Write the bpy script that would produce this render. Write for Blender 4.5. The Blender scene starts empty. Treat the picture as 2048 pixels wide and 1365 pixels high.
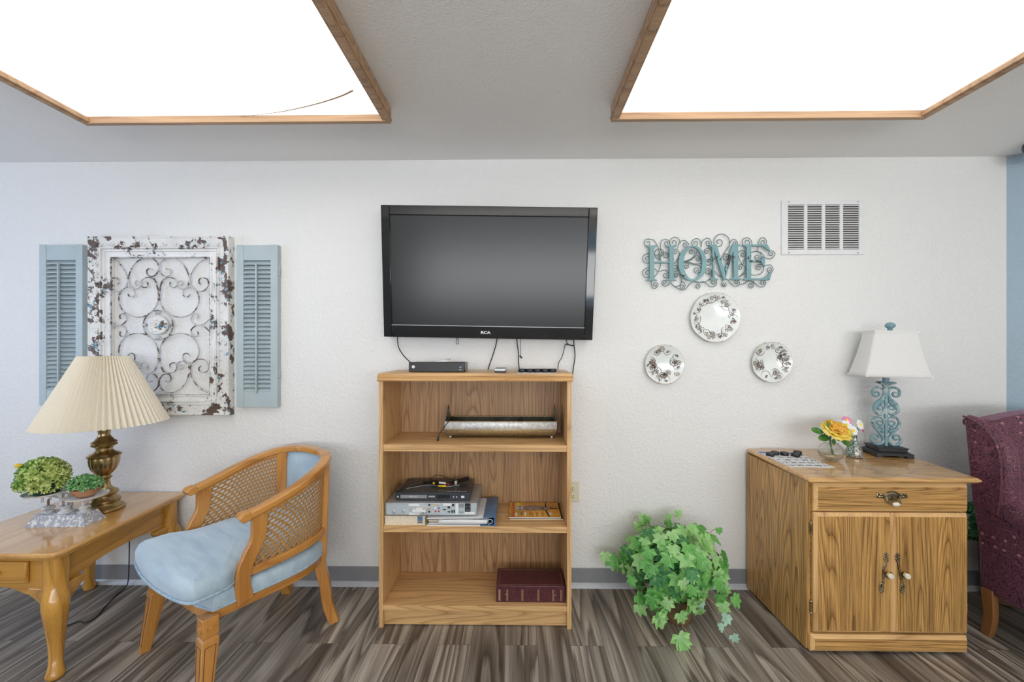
import bpy, bmesh, math, random
from mathutils import Matrix, Vector, noise
random.seed(7)
PI = math.pi
R = math.radians
# ------------------------------------------------------------ camera
scene = bpy.context.scene
FPX, PX0, PY0 = 800.0, 1024.0, 697.0
CAM = Vector((0, -2.288, 1.359)); YAW = R(0.73)
cd = bpy.data.cameras.new('camera'); cam = bpy.data.objects.new('camera', cd)
scene.collection.objects.link(cam); scene.camera = cam
cam.location = CAM; cam.rotation_euler = (PI/2, 0, YAW)
cd.sensor_fit = 'HORIZONTAL'; cd.sensor_width = 36.0; cd.lens = 36.0*FPX/2048.0
cd.shift_y = (PY0-682.5)/2048.0; cd.clip_start = 0.02
# ------------------------------------------------------------ world, daylight, added fill, exposure
w = bpy.data.worlds.new('world'); scene.world = w; w.use_nodes = True
bg = w.node_tree.nodes['Background']; bg.inputs[0].default_value = (0.62, 0.78, 1.0, 1); bg.inputs[1].default_value = 2.0
def area(name, loc, rot, sx, sy, power, col):
    l = bpy.data.lights.new(name, 'AREA'); l.shape = 'RECTANGLE'; l.size = sx; l.size_y = sy; l.energy = power; l.color = col
    o = bpy.data.objects.new(name, l); scene.collection.objects.link(o); o.location = loc; o.rotation_euler = rot
    return o
area('daylight_left', (-4.22, -1.7, 1.45), (0, R(-90), 0), 1.25, 1.7, 25, (0.52, 0.66, 1.0))
area('back_window_fill', (0.9, -5.62, 1.40), (R(148), 0, 0), 5.6, 1.4, 196, (1.0, 0.96, 0.90))  # added fill at the unseen back window, tilted up to brighten the ceiling
PANEL_STRENGTH = 1.72
scene.view_settings.view_transform = 'Standard'; scene.view_settings.look = 'None'
scene.view_settings.exposure = 0.0; scene.view_settings.gamma = 1.0; scene.view_settings.use_curve_mapping = False

# ------------------------------------------------------------ placing helpers (camera pixel -> world point on a plane)
def _ray(px, py):
    u = (px-PX0)/FPX; v = (PY0-py)/FPX
    s, c = math.sin(YAW), math.cos(YAW)
    return Vector((u*c-s, c+u*s, v))
def at(px, py, y):
    r = _ray(px, py); t = (y-CAM.y)/r.y; return CAM+r*t
def atz(px, py, z):
    r = _ray(px, py); t = (z-CAM.z)/r.z; return CAM+r*t

# ------------------------------------------------------------ materials
def nt(name):
    m = bpy.data.materials.new(name); m.use_nodes = True
    n = m.node_tree; b = n.nodes['Principled BSDF']
    return m, n, b
def N(n, t, **k):
    x = n.nodes.new(t)
    for a, v in k.items(): setattr(x, a, v)
    return x
def L(n, a, b): n.links.new(a, b)
def ramp(n, stops, interp='LINEAR'):
    r = N(n, 'ShaderNodeValToRGB'); e = r.color_ramp.elements; r.color_ramp.interpolation = interp
    e[0].position, e[0].color = stops[0][0], (*stops[0][1], 1)
    e[1].position, e[1].color = stops[-1][0], (*stops[-1][1], 1)
    for p, c in stops[1:-1]:
        q = e.new(p); q.color = (*c, 1)
    return r
def coords(n, scale=(1, 1, 1), rot=(0, 0, 0), loc=(0, 0, 0)):
    tc = N(n, 'ShaderNodeTexCoord'); mp = N(n, 'ShaderNodeMapping')
    mp.inputs['Scale'].default_value = scale; mp.inputs['Rotation'].default_value = rot; mp.inputs['Location'].default_value = loc
    L(n, tc.outputs['Object'], mp.inputs[0]); return mp.outputs[0]
def noise_tex(n, vec, scale=5, detail=2, rough=.5, dist=0):
    t = N(n, 'ShaderNodeTexNoise'); t.inputs['Scale'].default_value = scale; t.inputs['Detail'].default_value = detail
    t.inputs['Roughness'].default_value = rough; t.inputs['Distortion'].default_value = dist
    L(n, vec, t.inputs['Vector']); return t.outputs['Fac']
def math_n(n, op, a, b=None):
    m = N(n, 'ShaderNodeMath', operation=op)
    for i, v in enumerate((a, b)):
        if v is None: continue
        if isinstance(v, (int, float)): m.inputs[i].default_value = v
        else: L(n, v, m.inputs[i])
    return m.outputs[0]
def mixc(n, fac, a, b, mode='MIX'):
    m = N(n, 'ShaderNodeMix', data_type='RGBA', blend_type=mode)
    if isinstance(fac, (int, float)): m.inputs[0].default_value = fac
    else: L(n, fac, m.inputs[0])
    for i, v in ((6, a), (7, b)):
        if isinstance(v, tuple): m.inputs[i].default_value = (*v, 1)
        else: L(n, v, m.inputs[i])
    return m.outputs[2]
def bump(n, b, h, strength=.3, dist=.002):
    q = N(n, 'ShaderNodeBump'); q.inputs['Strength'].default_value = strength; q.inputs['Distance'].default_value = dist
    L(n, h, q.inputs['Height']); L(n, q.outputs[0], b.inputs['Normal'])
def plain(name, col, rough=.5, metal=0, var=.06, vs=30, bs=0, spec=None, coat=0):
    m, n, b = nt(name)
    v = coords(n)
    f = noise_tex(n, v, vs, 3)
    d = tuple(max(0, c*(1-var*2)) for c in col); l = tuple(min(1, c*(1+var)) for c in col)
    r = ramp(n, [(.3, d), (.7, l)]); L(n, f, r.inputs[0]); L(n, r.outputs[0], b.inputs['Base Color'])
    b.inputs['Roughness'].default_value = rough; b.inputs['Metallic'].default_value = metal
    if spec is not None: b.inputs['Specular IOR Level'].default_value = spec
    if coat: b.inputs['Coat Weight'].default_value = coat; b.inputs['Coat Roughness'].default_value = .08
    if bs: bump(n, b, noise_tex(n, v, vs*4, 3), bs, .001)
    return m
def oak(name, base, dark, axis='Z', k=9, fine=.5, rough=.38, coat=0, across=5.0, along=.55, line=.22, seed=0):
    m, n, b = nt(name)
    ai = 'XYZ'.index(axis)
    s1 = [across]*3; s1[ai] = along
    s2 = [210]*3; s2[ai] = 5
    s3 = [38]*3; s3[ai] = 1.0
    base_n = noise_tex(n, coords(n, tuple(s1), loc=(seed*3.1, seed*1.7, seed*.9)), 1.0, 1.2, .45, .25)
    wob = noise_tex(n, coords(n, tuple(x*.6 for x in s3)), 1.0, 2, .6)
    val = math_n(n, 'ADD', math_n(n, 'MULTIPLY', base_n, k*2.2), math_n(n, 'MULTIPLY', wob, .55))
    fr = math_n(n, 'FRACT', val)
    mid = tuple((a*.55+d*.45) for a, d in zip(base, dark))
    r = ramp(n, [(0, dark), (line*.6, mid), (line*1.9, base), (.8, tuple(min(1, c*1.06) for c in base)), (1, mid)]); L(n, fr, r.inputs[0])
    st = noise_tex(n, coords(n, tuple(s2)), 1.0, 3, .65)
    r2 = ramp(n, [(.34, (1-fine, 1-fine*1.05, 1-fine*1.1)), (.56, (1, 1, 1))]); L(n, st, r2.inputs[0])
    st3 = noise_tex(n, coords(n, tuple(s3)), 1.0, 2, .6)
    r3 = ramp(n, [(.35, (1-fine*.45,)*3), (.62, (1, 1, 1))]); L(n, st3, r3.inputs[0])
    c = mixc(n, 1.0, r.outputs[0], r2.outputs[0], 'MULTIPLY'); c = mixc(n, 1.0, c, r3.outputs[0], 'MULTIPLY')
    L(n, c, b.inputs['Base Color']); b.inputs['Roughness'].default_value = rough
    bump(n, b, st, .12, .0006)
    if coat: b.inputs['Coat Weight'].default_value = coat; b.inputs['Coat Roughness'].default_value = .06
    return m
def chips(name, base, brown, blue, t=.60, scale=26, rough=.55, tb=.68, big=None):
    m, n, b = nt(name)
    v = coords(n)
    a = noise_tex(n, v, scale, 6, .68, .3)
    if big:
        bigf = noise_tex(n, v, big, 1, .5)
        a = math_n(n, 'ADD', a, math_n(n, 'MULTIPLY', math_n(n, 'SUBTRACT', bigf, .5), .9))
    r = ramp(n, [(t-.012, (0, 0, 0)), (t+.008, (1, 1, 1))]); L(n, a, r.inputs[0])
    f2 = noise_tex(n, coords(n, loc=(3, 5, 7)), scale*1.1, 5, .7, .2)
    if big:
        f2 = math_n(n, 'ADD', f2, math_n(n, 'MULTIPLY', math_n(n, 'SUBTRACT', bigf, .5), .7))
    r2 = ramp(n, [(tb-.01, (0, 0, 0)), (tb+.01, (1, 1, 1))]); L(n, f2, r2.inputs[0])
    dirt = noise_tex(n, v, 7, 4, .6); r3 = ramp(n, [(.3, tuple(c*.82 for c in base)), (.6, base)]); L(n, dirt, r3.inputs[0])
    c = mixc(n, r2.outputs[0], r3.outputs[0], blue); c = mixc(n, r.outputs[0], c, brown)
    L(n, c, b.inputs['Base Color']); b.inputs['Roughness'].default_value = rough
    bump(n, b, a, .4, .0015)
    return m
M = {}
# wall paint with orange-peel texture
def paint(name, col, sc=55, st=.35, dist=.004):
    m, n, b = nt(name); v = coords(n)
    b.inputs['Base Color'].default_value = (*col, 1); b.inputs['Roughness'].default_value = .62
    a = noise_tex(n, v, sc, 3, .55, .6); r = ramp(n, [(.42, (0, 0, 0)), (.6, (1, 1, 1))]); L(n, a, r.inputs[0])
    bump(n, b, r.outputs[0], st, dist)
    return m
M['wall'] = paint('wall_paint', (.80, .795, .775))
M['ceil'] = paint('ceiling_paint', (.88, .86, .83), 90, .25, .003)
M['bluewall'] = paint('blue_wall_paint', (.36, .47, .55))
M['basegrey'] = plain('grey_vinyl', (.26, .265, .28), .45, 0, .03)
M['toe'] = plain('pale_vinyl', (.50, .52, .55), .35, 0, .03)
def floor_mat():
    m, n, b = nt('vinyl_plank')
    tc = N(n, 'ShaderNodeTexCoord'); mp = N(n, 'ShaderNodeMapping'); mp.inputs['Rotation'].default_value = (0, 0, R(90))
    mp.inputs['Location'].default_value = (.31, .06, 0)
    L(n, tc.outputs['Object'], mp.inputs[0])
    br = N(n, 'ShaderNodeTexBrick'); br.inputs['Scale'].default_value = 1; br.inputs['Brick Width'].default_value = 1.22
    br.inputs['Row Height'].default_value = .152; br.inputs['Mortar Size'].default_value = .0011; br.inputs['Mortar Smooth'].default_value = .2
    br.offset = .37; br.offset_frequency = 2; br.inputs['Color1'].default_value = (0, 0, 0, 1); br.inputs['Color2'].default_value = (1, 1, 1, 1)
    br.inputs['Mortar'].default_value = (0, 0, 0, 1); br.inputs['Bias'].default_value = 0
    L(n, mp.outputs[0], br.inputs['Vector'])
    rnd = N(n, 'ShaderNodeSeparateColor'); L(n, br.outputs['Color'], rnd.inputs[0]); rv = rnd.outputs[0]
    off = N(n, 'ShaderNodeCombineXYZ'); L(n, math_n(n, 'MULTIPLY', rv, 17.3), off.inputs[0]); L(n, math_n(n, 'MULTIPLY', rv, 9.1), off.inputs[1]); L(n, math_n(n, 'MULTIPLY', rv, 5.7), off.inputs[2])
    ad = N(n, 'ShaderNodeVectorMath', operation='ADD'); L(n, mp.outputs[0], ad.inputs[0]); L(n, off.outputs[0], ad.inputs[1])
    def sc(sx, sy):
        q = N(n, 'ShaderNodeVectorMath', operation='MULTIPLY'); L(n, ad.outputs[0], q.inputs[0]); q.inputs[1].default_value = (sx, sy, 1); return q.outputs[0]
    base_n = noise_tex(n, sc(.55, 6.0), 1.0, 1.2, .5, .35)
    f = math_n(n, 'FRACT', math_n(n, 'ADD', math_n(n, 'MULTIPLY', base_n, 9), math_n(n, 'MULTIPLY', noise_tex(n, sc(.9, 26), 1, 3, .6), .9)))
    r = ramp(n, [(0, (.125, .104, .086)), (.2, (.20, .17, .14)), (.5, (.32, .283, .24)), (.85, (.46, .42, .365)), (1, (.17, .144, .12))]); L(n, f, r.inputs[0])
    st = noise_tex(n, sc(2.6, 120), 1, 4, .65); r2 = ramp(n, [(.33, (.56, .55, .54)), (.62, (1.0, 1.0, 1.0))]); L(n, st, r2.inputs[0])
    big = noise_tex(n, sc(1.2, 9), 1, 2, .5, .4); r3 = ramp(n, [(.32, (.52, .5, .48)), (.66, (1.08, 1.08, 1.08))]); L(n, big, r3.inputs[0])
    c = mixc(n, 1.0, r.outputs[0], r2.outputs[0], 'MULTIPLY'); c = mixc(n, 1.0, c, r3.outputs[0], 'MULTIPLY')
    tone = ramp(n, [(0, (.90, .88, .87)), (1, (1.35, 1.31, 1.26))]); L(n, rv, tone.inputs[0])
    c = mixc(n, 1.0, c, tone.outputs[0], 'MULTIPLY')
    c = mixc(n, math_n(n, 'MULTIPLY', br.outputs['Fac'], .55), c, (.05, .045, .04))
    L(n, c, b.inputs['Base Color']); b.inputs['Roughness'].default_value = .42
    bump(n, b, st, .15, .0008)
    return m
M['floor'] = floor_mat()
OB, OD = (.72, .44, .195), (.46, .25, .09)
M['oakX'] = oak('oak_grain_across', OB, OD, 'X', 8, .24, .4, across=6.5, line=.16)
M['oakZ'] = oak('oak_grain_upright', OB, OD, 'Z', 8, .24, .4, across=6.5, line=.16)
M['oakY'] = oak('oak_grain_deep', (.72, .44, .195), OD, 'Y', 5, .22, .4)
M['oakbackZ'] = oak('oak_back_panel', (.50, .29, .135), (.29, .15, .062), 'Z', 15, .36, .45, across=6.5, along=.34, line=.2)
M['cabZ'] = oak('cabinet_oak_upright', (.66, .37, .115), (.27, .125, .034), 'Z', 19, .5, .34, across=5.0, along=.5, line=.24, seed=2)
M['cabX'] = oak('cabinet_oak_across', (.66, .37, .12), (.29, .14, .04), 'X', 17, .5, .34, across=8, along=.28, line=.22, seed=4)
M['cabTop'] = oak('cabinet_top_oak', (.68, .39, .14), (.44, .23, .075), 'X', 9, .3, .2, coat=.6, seed=1)
M['cabEdge'] = oak('cabinet_edge_oak', (.78, .48, .19), (.5, .27, .1), 'X', 3, .22, .32, across=3)
M['cabEdgeZ'] = oak('cabinet_edge_oak_upright', (.76, .46, .19), (.48, .26, .1), 'Z', 3, .22, .32, across=3)
M['fixoak'] = oak('fixture_oak', (.50, .31, .17), (.33, .18, .09), 'X', 5, .2, .45)
M['tabletop'] = oak('honey_table_top', (.68, .37, .115), (.52, .25, .06), 'Y', 3, .14, .16, coat=.9, across=3)
M['tablewood'] = oak('honey_table_wood', (.62, .31, .055), (.43, .19, .03), 'Y', 4, .16, .28, coat=.4)
M['tablewoodX'] = oak('honey_table_wood_across', (.62, .31, .055), (.43, .19, .03), 'X', 4, .16, .28, coat=.4)
M['tablewoodZ'] = oak('honey_table_leg_wood', (.64, .325, .06), (.45, .20, .03), 'Z', 5, .14, .24, coat=.5)
M['chairwood'] = oak('chair_wood', (.60, .275, .062), (.45, .18, .034), 'Y', 3, .14, .32, coat=.4, across=3)
M['chairwoodZ'] = oak('chair_wood_upright', (.60, .275, .062), (.45, .18, .034), 'Z', 3, .14, .32, coat=.4, across=3)
M['groove'] = plain('dark_groove', (.12, .045, .015), .6)
M['cane'] = plain('woven_cane', (.56, .30, .10), .5, 0, .22, 260, .5)
def velvet():
    m, n, b = nt('blue_velvet'); 
    a = noise_tex(n, coords(n, (3, 16, 9), rot=(0, 0, .3)), 1.3, 5, .6, .25)
    r = ramp(n, [(.25, (.25, .37, .48)), (.5, (.38, .50, .59)), (.75, (.50, .61, .68))]); L(n, a, r.inputs[0])
    f = noise_tex(n, coords(n), 420, 2)
    c = mixc(n, .12, r.outputs[0], (.6, .68, .72)); L(n, c, b.inputs['Base Color'])
    b.inputs['Roughness'].default_value = .85; b.inputs['Sheen Weight'].default_value = .7; b.inputs['Sheen Roughness'].default_value = .4
    b.inputs['Sheen Tint'].default_value = (.8, .9, 1, 1)
    bump(n, b, f, .2, .0008); return m
M['velvet'] = velvet()
M['welt'] = plain('blue_welt', (.38, .50, .59), .8, 0, .12, 60)
def damask():
    m, n, b = nt('burgundy_damask'); v = coords(n)
    a = noise_tex(n, v, 17, 1.5, .5, 2.2)
    f = math_n(n, 'FRACT', math_n(n, 'MULTIPLY', a, 9))
    r = ramp(n, [(.0, (.035, .008, .016)), (.42, (.042, .010, .019)), (.5, (.18, .055, .082)), (.92, (.16, .048, .072)), (1, (.04, .010, .018))]); L(n, f, r.inputs[0])
    vo = N(n, 'ShaderNodeTexVoronoi'); vo.inputs['Scale'].default_value = 23; vo.inputs['Randomness'].default_value = .35; L(n, v, vo.inputs['Vector'])
    wob = noise_tex(n, v, 90, 1)
    dd = math_n(n, 'ADD', vo.outputs['Distance'], math_n(n, 'MULTIPLY', wob, .22))
    r2 = ramp(n, [(.24, (1, 1, 1)), (.3, (0, 0, 0))]); L(n, dd, r2.inputs[0])
    c = mixc(n, math_n(n, 'MULTIPLY', r2.outputs[0], .85), r.outputs[0], (.42, .19, .20))
    r4 = ramp(n, [(.12, (1, 1, 1)), (.16, (0, 0, 0))]); L(n, dd, r4.inputs[0]); c = mixc(n, r4.outputs[0], c, (.7, .45, .35))
    L(n, c, b.inputs['Base Color']); b.inputs['Roughness'].default_value = .55
    b.inputs['Sheen Weight'].default_value = .35; b.inputs['Sheen Tint'].default_value = (.8, .4, .6, 1)
    bump(n, b, f, .25, .001); return m
M['damask'] = damask()
M['brass'] = plain('antique_brass', (.42, .30, .14), .26, 1, .12, 8)
M['brassdark'] = plain('dark_brass', (.40, .33, .20), .3, 1, .35, 80)
M['cream'] = plain('cream_porcelain', (.78, .74, .60), .15, 0, .02)
def cloth(name, col, trans=.25, rough=.8):
    m, n, b = nt(name); v = coords(n, (1, 1, 1)); f = noise_tex(n, coords(n, (60, 60, 500)), 1, 2)
    r = ramp(n, [(.3, tuple(c*.94 for c in col)), (.7, col)]); L(n, f, r.inputs[0]); L(n, r.outputs[0], b.inputs['Base Color'])
    b.inputs['Roughness'].default_value = rough
    tr = N(n, 'ShaderNodeBsdfTranslucent'); tr.inputs[0].default_value = (*col, 1)
    mx = N(n, 'ShaderNodeMixShader'); mx.inputs[0].default_value = trans
    L(n, b.outputs[0], mx.inputs[1]); L(n, tr.outputs[0], mx.inputs[2]); L(n, mx.outputs[0], n.nodes['Material Output'].inputs[0]); return m
M['pleat'] = cloth('pleated_cream_cloth', (.97, .90, .76), .15)
M['linen'] = cloth('white_linen', (.86, .85, .82), .12)
M['shutter'] = plain('blue_grey_shutter_paint', (.44, .52, .54), .5, 0, .04, 8)
M['white'] = plain('white_enamel', (.78, .79, .79), .35, 0, .02)
M['darkvoid'] = plain('dark_void', (.06, .05, .045), .8)
M['grille'] = plain('white_grille_slats', (.72, .73, .72), .4, 0, .02)
M['distress'] = chips('distressed_white_ornate', (.80, .79, .76), (.115, .075, .06), (.12, .30, .38), .575, 34, .5, .63, big=15)
M['distress2'] = chips('distressed_white_plain', (.84, .83, .81), (.13, .09, .075), (.12, .33, .42), .65, 40, .5, .655, big=11)
M['iron'] = chips('scroll_iron_white', (.60, .59, .58), (.13, .09, .08), (.5, .48, .47), .52, 22, .35, .9)
M['teal'] = chips('distressed_teal', (.20, .37, .39), (.04, .05, .05), (.26, .44, .46), .68, 46, .45, .70, big=13)
M['tealwire'] = plain('teal_wire', (.12, .20, .20), .45, .4, .2, 30)
M['teallamp'] = chips('distressed_teal_lamp', (.20, .34, .38), (.04, .045, .05), (.38, .50, .50), .68, 30, .5, .56, big=10)
M['black'] = plain('black_plastic', (.015, .016, .018), .4, 0, .1)
M['blackbox'] = plain('charcoal_plastic', (.035, .042, .05), .32, 0, .15, 60)
M['gloss'] = plain('gloss_black_bezel', (.006, .007, .009), .07, 0, .1, spec=.6)
M['lampbase'] = plain('black_carved_wood', (.022, .022, .024), .45, 0, .4, 200, .4)
def screen():
    m, n, b = nt('tv_screen'); v = coords(n)
    b.inputs['Base Color'].default_value = (.018, .02, .021, 1); b.inputs['Roughness'].default_value = .24; b.inputs['Specular IOR Level'].default_value = .42
    bump(n, b, noise_tex(n, v, 900, 1), .05, .0002); return m
M['screen'] = screen()
M['logo'] = plain('pale_lettering', (.75, .77, .78), .4)
M['silver'] = plain('brushed_silver', (.52, .54, .56), .38, .6, .05, 20)
M['silverback'] = plain('silver_rear_panel', (.50, .57, .60), .45, .2, .05, 20)
M['galv'] = plain('galvanised_zinc', (.86, .88, .88), .42, .12, .14, 60, .1)
M['galvdark'] = plain('aged_zinc', (.20, .23, .21), .42, .6, .3, 14)
M['tan'] = plain('tan_brass_sheet', (.45, .33, .17), .4, .25, .2, 120)
M['pages'] = plain('book_pages', (.76, .66, .50), .85, 0, .05, 90)
M['paper'] = plain('white_paper', (.80, .80, .80), .7, 0, .04, 12)
M['binderblue'] = plain('blue_vinyl_binder', (.10, .19, .34), .4, 0, .15, 20)
M['maroon'] = plain('maroon_leatherette', (.085, .018, .025), .42, 0, .2, 50, .1)
M['gold'] = plain('gold_stamping', (.42, .28, .16), .4, .3)
M['ivory'] = plain('ivory_plastic', (.70, .66, .48), .35, 0, .02)
M['orange'] = plain('orange_cover', (.80, .40, .06), .3, 0, .22, 9)
M['redtype'] = plain('red_type', (.50, .10, .03), .5)
M['owl'] = plain('owl_feathers', (.34, .25, .20), .5, 0, .9, 130)
M['owlface'] = plain('owl_face', (.66, .63, .58), .5, 0, .3, 200)
M['yellow'] = plain('yellow_plastic', (.85, .55, .02), .4)
M['yellowgreen'] = plain('yellow_green_badge', (.75, .78, .05), .4)
M['red'] = plain('red_plastic', (.55, .04, .05), .4)
M['blueink'] = plain('blue_ink', (.10, .17, .50), .5)
M['terra'] = plain('terracotta', (.42, .20, .10), .7, 0, .2, 30, .2)
M['brownpot'] = plain('brown_pot', (.20, .12, .06), .5, 0, .2, 20)
M['darkgreen'] = plain('dark_green_foam', (.015, .05, .03), .8)
def leafm(name, c1, c2, c3, sc=14):
    m, n, b = nt(name); a = noise_tex(n, coords(n), sc, 3, .6)
    r = ramp(n, [(.3, c1), (.5, c2), (.7, c3)]); L(n, a, r.inputs[0]); L(n, r.outputs[0], b.inputs['Base Color'])
    b.inputs['Roughness'].default_value = .42
    tr = N(n, 'ShaderNodeBsdfTranslucent'); L(n, r.outputs[0], tr.inputs[0]); mx = N(n, 'ShaderNodeMixShader'); mx.inputs[0].default_value = .22
    L(n, b.outputs[0], mx.inputs[1]); L(n, tr.outputs[0], mx.inputs[2]); L(n, mx.outputs[0], n.nodes['Material Output'].inputs[0]); return m
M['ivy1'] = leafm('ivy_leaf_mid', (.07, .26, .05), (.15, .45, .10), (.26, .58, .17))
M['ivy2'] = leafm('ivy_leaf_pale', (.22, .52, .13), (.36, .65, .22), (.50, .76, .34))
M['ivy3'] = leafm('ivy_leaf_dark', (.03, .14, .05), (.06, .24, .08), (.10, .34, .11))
M['ivyback'] = leafm('ivy_leaf_underside', (.30, .52, .38), (.42, .64, .50), (.5, .7, .56))
M['box1'] = leafm('boxwood_leaf', (.12, .30, .05), (.30, .52, .11), (.50, .68, .20), 30)
M['box2'] = leafm('boxwood_leaf_yellow', (.40, .55, .12), (.60, .70, .22), (.78, .84, .40), 30)
M['herb'] = leafm('small_herb_leaf', (.06, .22, .06), (.18, .44, .15), (.38, .62, .30), 40)
M['herb2'] = leafm('small_herb_leaf_pale', (.2, .42, .14), (.3, .55, .22), (.45, .68, .35), 40)
M['stem'] = plain('brown_stem', (.30, .22, .10), .6)
M['greenstem'] = plain('green_stem', (.05, .16, .05), .5)
M['roseleaf'] = leafm('rose_leaf', (.03, .12, .02), (.08, .24, .04), (.16, .36, .08), 30)
M['roseyellow'] = leafm('rose_petal_yellow', (.90, .62, .06), (.95, .74, .12), (.98, .85, .30), 25)
M['roseorange'] = leafm('rose_petal_orange', (.88, .36, .03), (.92, .48, .05), (.95, .62, .12), 25)
M['petalwhite'] = plain('white_felt_petal', (.85, .85, .85), .8, 0, .03)
M['petalpink'] = plain('pink_felt_petal', (.85, .30, .55), .8, 0, .15)
M['eye'] = plain('yellow_flower_eye', (.90, .75, .03), .7)
M['stonewhite'] = chips('whitewashed_metal', (.36, .38, .43), (.68, .69, .67), (.24, .24, .25), .53, 75, .6, .62)
M['whitepost'] = chips('flaking_white_iron', (.66, .67, .68), (.36, .37, .39), (.25, .24, .24), .52, 28, .55, .66)
M['rust'] = plain('rusty_screw', (.22, .11, .07), .8)
M['porc'] = plain('ivory_porcelain_plate', (.80, .83, .80), .18, 0, .05, 9, coat=.4)
M['platebrown'] = plain('plate_brown_ink', (.13, .075, .06), .4, 0, .3, 60)
M['plategrey'] = plain('plate_taupe_wash', (.50, .46, .40), .4, 0, .25, 60)
M['plateblue'] = plain('plate_blue_wash', (.20, .32, .38), .4, 0, .3, 60)
M['plategold'] = plain('gold_rim', (.50, .40, .25), .35, .4)
M['smoke'] = plain('black_dome_housing', (.02, .026, .028), .25)
M['footwood'] = oak('armchair_foot_wood', (.30, .13, .04), (.18, .07, .02), 'Z', 3, .2, .35)
def glass(name, col=(1, 1, 1), fac=.1):
    m, n, b = nt(name); n.nodes.remove(b)
    t = N(n, 'ShaderNodeBsdfTransparent'); t.inputs[0].default_value = (*col, 1)
    g = N(n, 'ShaderNodeBsdfGlossy'); g.inputs['Roughness'].default_value = .02
    lw = N(n, 'ShaderNodeLayerWeight'); lw.inputs[0].default_value = fac
    mx = N(n, 'ShaderNodeMixShader'); L(n, math_n(n, 'MULTIPLY', lw.outputs['Facing'], .8), mx.inputs[0]); L(n, t.outputs[0], mx.inputs[1]); L(n, g.outputs[0], mx.inputs[2])
    L(n, mx.outputs[0], n.nodes['Material Output'].inputs[0]); return m
M['glass'] = glass('clear_glass', (.97, .98, .98), .35)
M['pane'] = glass('window_pane_glass', (.97, .99, 1), .08)
M['water'] = glass('vase_water', (.86, .86, .78), .25)
def mercury():
    m, n, b = nt('mercury_glass'); v = coords(n)
    f = noise_tex(n, v, 150, 4, .7); r = ramp(n, [(.45, (0, 0, 0)), (.52, (1, 1, 1))]); L(n, f, r.inputs[0])
    h = noise_tex(n, coords(n, (6, 6, 3)), 3, 1); r2 = ramp(n, [(.4, (.03, .13, .10)), (.6, (.22, .11, .08))]); L(n, h, r2.inputs[0])
    c = mixc(n, r.outputs[0], r2.outputs[0], (.42, .46, .43)); L(n, c, b.inputs['Base Color'])
    b.inputs['Metallic'].default_value = .35; b.inputs['Roughness'].default_value = .16; return m
M['mercury'] = mercury()
def panel():
    m, n, b = nt('lit_diffuser'); b.inputs['Base Color'].default_value = (.8, .8, .8, 1)
    b.inputs['Emission Color'].default_value = (1, .985, .96, 1); b.inputs['Emission Strength'].default_value = PANEL_STRENGTH; return m
M['panel'] = panel()

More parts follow.
